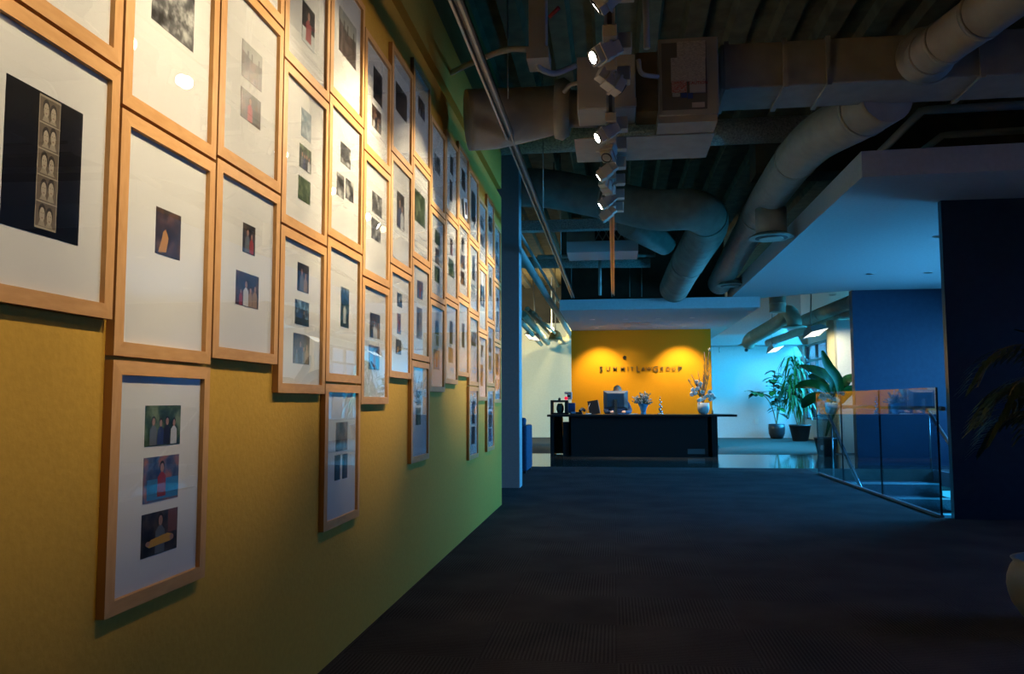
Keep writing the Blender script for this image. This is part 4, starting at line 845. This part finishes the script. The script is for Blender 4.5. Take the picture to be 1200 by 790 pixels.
# fern-like plant in a pale urn at the right edge
c = Vector((1.93, 3.85, 0))
t = thing('urn_palm', 'dark feathery plant in a pale urn cut by the right edge', 'potted plant', tuple(c))
MB().use(noise_mat('pale stone glaze', (.13, .14, .13), (.17, .18, .165), 8, .5)).lathe([(.13, 0), (.16, .015), (.19, .05), (.215, .09), (.228, .13), (.234, .17), (.230, .21), (.218, .245), (.203, .268), (.215, .285), (.19, .287), (.175, .24)], c, seg=32).build('urn', None, t)
MB().use(SOIL).lathe([(.185, .235), (.175, .25)], c, seg=20).build('soil', None, t)
b = MB().use(BARK); b.tube(curve([c+Vector((0, 0, .24)), c+Vector((.03, .02, .7)), c+Vector((.05, 0, 1.15))]), .02, 8); lf = MB().use(LEAFD)
for i in range(16):
    a = rg.uniform(0, 2*pi) if i > 5 else pi+rg.uniform(-.5, .5); L = rg.uniform(.3, .42); z = rg.uniform(.72, 1.15) if i > 3 else .86+.02*i
    s = c+Vector((.03, 0, z)); d = Vector((cos(a), sin(a), 0)); p = curve([s, s+d*L*.4+Vector((0, 0, .14)), s+d*L*.8+Vector((0, 0, .10)), s+d*L+Vector((0, 0, -.02))], 5); b.tube(p, .004, 5)
    for k in range(3, len(p)):
        for sd in (-1, 1):
            e = d.cross(Vector((0, 0, 1)))*sd; l = .10*(1-abs(k/len(p)-.5)); lf.leaf([p[k], p[k]+e*l*.5+d*.04+Vector((0, 0, -.015)), p[k]+e*l*.8+d*.08+Vector((0, 0, -.06))], .011)
for (x, y) in ((1196, 383), (1200, 402), (1201, 422)):
    q = at(x-8, y+3, 3.8); s = c+Vector((.03, 0, 1.1)); lf.leaf(curve([s, (s+q)/2+Vector((0, 0, .05)), q], 4), .028)
b.build('stems', None, t); lf.build('fronds', None, t, fix=False)

# ------------------------------------------------------------------ flood fixtures, far ducts, small wall fittings
def flood(px, py, Y, lab, w=.34, tilt=0, m=GREY, lamp=None, rz=.0):
    c = at(px, py, Y); t = thing('flood_light', lab, 'light fixture', tuple(c)); M = Matrix.Translation(c) @ Matrix.Rotation(rz, 4, 'Z') @ Matrix.Rotation(radians(tilt), 4, 'Y') @ Matrix.Rotation(radians(-22), 4, 'X')
    b = MB().use(m); top = [(-.3*w, -.09, .13), (.3*w, -.09, .13), (.3*w, .09, .13), (-.3*w, .09, .13)]; bot = [(-w/2, -.16, 0), (w/2, -.16, 0), (w/2, .16, 0), (-w/2, .16, 0)]
    T = [M @ Vector(q) for q in top]; B = [M @ Vector(q) for q in bot]; b.poly(T)
    for i in range(4): b.poly([T[i], T[(i+1) % 4], B[(i+1) % 4], B[i]])
    b.build('hood', None, t)
    for s in (-1, 1): MB().use(WARML).box(-w*.46, w*.46, s*.07-.055, s*.07+.055, .004, .012, M).build('lamp_panel', None, t)
    MB().use(STEEL).tube([M @ Vector((0, 0, .13)), M @ Vector((0, 0, .22)), Vector((c.x, c.y, CZ+.05))], .012, 8).build('stem', None, t)
flood(909, 410, 19.5, 'hooded flood light nearest the far blue wall, warm lit', .34, -12, rz=.5)
flood(956, 391, 15.3, 'hooded warm flood light beside the cream column', .42, -12, rz=.5)
flood(624, 396, 18.5, 'black hooded flood light beyond the grey pier', .30, 10, BLK, rz=-.4)
c = at(651, 398, 19.5); t = thing('dome_lamp', 'brown dome lamp hanging beyond the grey pier', 'lamp', tuple(c))
MB().use(noise_mat('brown dome', (.20, .15, .06), (.26, .2, .09), 9, .5)).lathe([(.17, 0), (.16, .06), (.11, .17), (.04, .22), (.03, .22)], c, seg=20).build('dome', None, t)
MB().use(STEEL).tube([c+Vector((0, 0, .22)), Vector((c.x, c.y, CZ+.1))], .012, 6).build('stem', None, t)
c = at(646.5, 386, 20.4); t = thing('bare_lamp', 'bare glaring bulb behind the brown dome lamp', 'lamp', tuple(c)); MB().use(BULB).ellipsoid(c, (.055, .055, .06), 12, 8).build('bulb', None, t); MB().use(OFFW).tube([c+Vector((0, 0, .05)), Vector((c.x, c.y, CZ+.05))], .012, 8).build('socket', None, t)
LD = noise_mat('pale far duct', (.55, .50, .36), (.62, .56, .40), 7, .6)
duct_run('pale_duct', 'pale lit duct along the top of the cream wall', [at(655, 400, 20.8), at(664, 399, 20.8), at(668, 394, 20.8), at(672, 385, 20.8)], .09, 16, LD)
for i, (x0, y0, x1, y1, r) in enumerate(((613, 368, 642, 402, .07), (618, 362, 652, 399, .045), (625, 366, 660, 400, .03), (611, 378, 634, 404, .05))):
    tag(MB().use(LD).tube([at(x0, y0, 15.5), at(x1, y1, 21.5)], r, 12).build('pale_pipe'), 'pale ceiling pipe beyond the grey pier, %s of four' % ('thickest', 'second thickest', 'thinnest', 'leftmost')[i], 'pipe')
duct_run('round_duct', 'elbowed pale duct above the blue wall', [at(877, 403, 19.2), at(880, 397, 19.0), at(895, 388, 18.4), at(915, 376, 17.6), at(924, 366, 17.3), at(930, 374, 17.2), at(931, 383, 17.2)], .15, 20, DUCT, seams=(.3,))
duct_run('round_duct', 'pale straight duct above the window, upper right', [at(940, 377, 18.0), at(1000, 353, 15.6)], .13, 20, DUCT, seams=(.4,))
duct_run('round_duct', 'thin pale duct under the straight one', [at(900, 402, 20.0), at(1000, 366, 15.9)], .085, 18, DUCT)
duct_run('round_duct', 'short vertical duct drop above the elbowed duct', [at(911, 345, 16.8), at(911, 366, 16.8)], .16, 20, DUCT, seams=(.5,))
for px_, py_, Y, w in ((931, 384, 17.2, 'at the right of the elbowed duct'), (877, 405, 19.2, 'at the left end of the elbowed duct')):
    c = at(px_, py_, Y); tag(MB().use(DUCT).lathe([(.24, 0), (.24, .015), (.15, .05)], c, seg=24).build('ceiling_diffuser'), 'round diffuser plate %s' % w, 'air diffuser')
p = at(875, 410, 21.66); tag(MB().use(BLK).lathe([(.03, -.05), (.05, .05)], p, 'Y', 12).build('security_camera'), 'small dark camera high on the blue wall', 'camera')
p = at(886.5, 494, 22.34); tag(MB().use(OFFW).box(p.x-.05, p.x+.05, 22.33, 22.348, p.z-.07, p.z+.07, bev=.004).build('wall_outlet'), 'white outlet plate low on the blue wall', 'outlet')
p = at(843, 407, 21.6); tag(MB().use(STEEL).tube([p, p+Vector((0, 0, -.14))], .014, 6).build('sprinkler_head'), 'small sprinkler head at the top of the blue wall', 'sprinkler')

# ------------------------------------------------------------------ light
w = bpy.data.worlds.new('world'); sc.world = w; w.use_nodes = True; NT = w.node_tree
g_ = NT.nodes.new('ShaderNodeTexCoord'); s_ = NT.nodes.new('ShaderNodeSeparateXYZ'); r_ = NT.nodes.new('ShaderNodeValToRGB')
NT.links.new(g_.outputs['Generated'], s_.inputs[0]); NT.links.new(s_.outputs['Z'], r_.inputs[0]); NT.links.new(r_.outputs[0], NT.nodes['Background'].inputs[0])
r_.color_ramp.elements[0].position = .0; r_.color_ramp.elements[0].color = (.01, .04, .09, 1); r_.color_ramp.elements[1].position = .03; r_.color_ramp.elements[1].color = (.16, .45, .85, 1)
NT.nodes['Background'].inputs[1].default_value = .8
def area(name, loc, rot, sx, sy, power, col, spread=180):
    ld = bpy.data.lights.new(name, 'AREA'); ld.shape = 'RECTANGLE'; ld.size = sx; ld.size_y = sy; ld.energy = power; ld.color = col
    o = bpy.data.objects.new(name, ld); COL.objects.link(o); o.location = loc; o.rotation_euler = rot; ld.spread = radians(spread); return o
BLUE = (.08, .50, 1.)
# daylight standing outside each window
area('daylight_far', (5.25, 19.3, 1.6), (0, radians(62), 0), 3.0, 6.4, 1000, (.03, .50, .95), 128)
area('daylight_side', (5.4, 14.7, 1.6), (0, radians(62), 0), 2.2, 2.2, 60, (.03, .50, .95), 128)
area('daylight_stair', (6.6, 10.2, 1.85), (0, radians(62), 0), 1.4, 5.2, 760, BLUE, 122)
area('daylight_lower', (6.6, 10.2, -1.8), (0, radians(90), 0), 2.4, 5.2, 700, (.03, .55, 1.))
area('daylight_near', (6.6, 4.5, 1.6), (0, radians(62), 0), 1.6, 3.4, 60, (.10, .34, 1.), 120)
def point(name, loc, p, col, r=.06):
    ld = bpy.data.lights.new(name, 'POINT'); ld.energy = p; ld.color = col; ld.shadow_soft_size = r; o = bpy.data.objects.new(name, ld); COL.objects.link(o); o.location = loc; return o
def spot(name, loc, tgt, p, col, ang, blend=.6):
    ld = bpy.data.lights.new(name, 'SPOT'); ld.energy = p; ld.color = col; ld.spot_size = radians(ang); ld.spot_blend = blend; ld.shadow_soft_size = .06
    o = bpy.data.objects.new(name, ld); COL.objects.link(o); o.location = loc; o.rotation_euler = (Vector(tgt)-Vector(loc)).to_track_quat('-Z', 'Y').to_euler(); return o
point('bulb_lamp', at(646.5, 386, 20.1)+Vector((0, -.1, 0)), 75, (1, .82, .38))
spot('flood_lamp', (-2.9, 17.5, 2.75), (-1.7, 22.3, 1.5), 520, (1, .86, .48), 110)
spot('flood_lamp', (3.2, 17.2, 2.5), (4.2, 16.9, 1.2), 60, (1, .85, .5), 80) if False else None
c = at(956, 391, 15.3); spot('flood_lamp', c+Vector((0, 0, -.03)), (4.15, 16.3, 1.5), 100, (1, .86, .5), 90)
c = at(909, 410, 19.5); spot('flood_lamp', c+Vector((0, 0, -.03)), (3.95, 22.3, 1.45), 30, (1, .90, .66), 34)

sc.view_settings.view_transform = 'Standard'; sc.view_settings.look = 'None'; sc.view_settings.gamma = 1; sc.view_settings.use_curve_mapping = False
sc.view_settings.exposure = 0.0
cy = sc.cycles
cy.use_denoising = True; cy.caustics_reflective = False; cy.caustics_refractive = False; cy.sample_clamp_indirect = 4.; cy.max_bounces = 8; cy.transparent_max_bounces = 16; cy.diffuse_bounces = 4; cy.glossy_bounces = 4
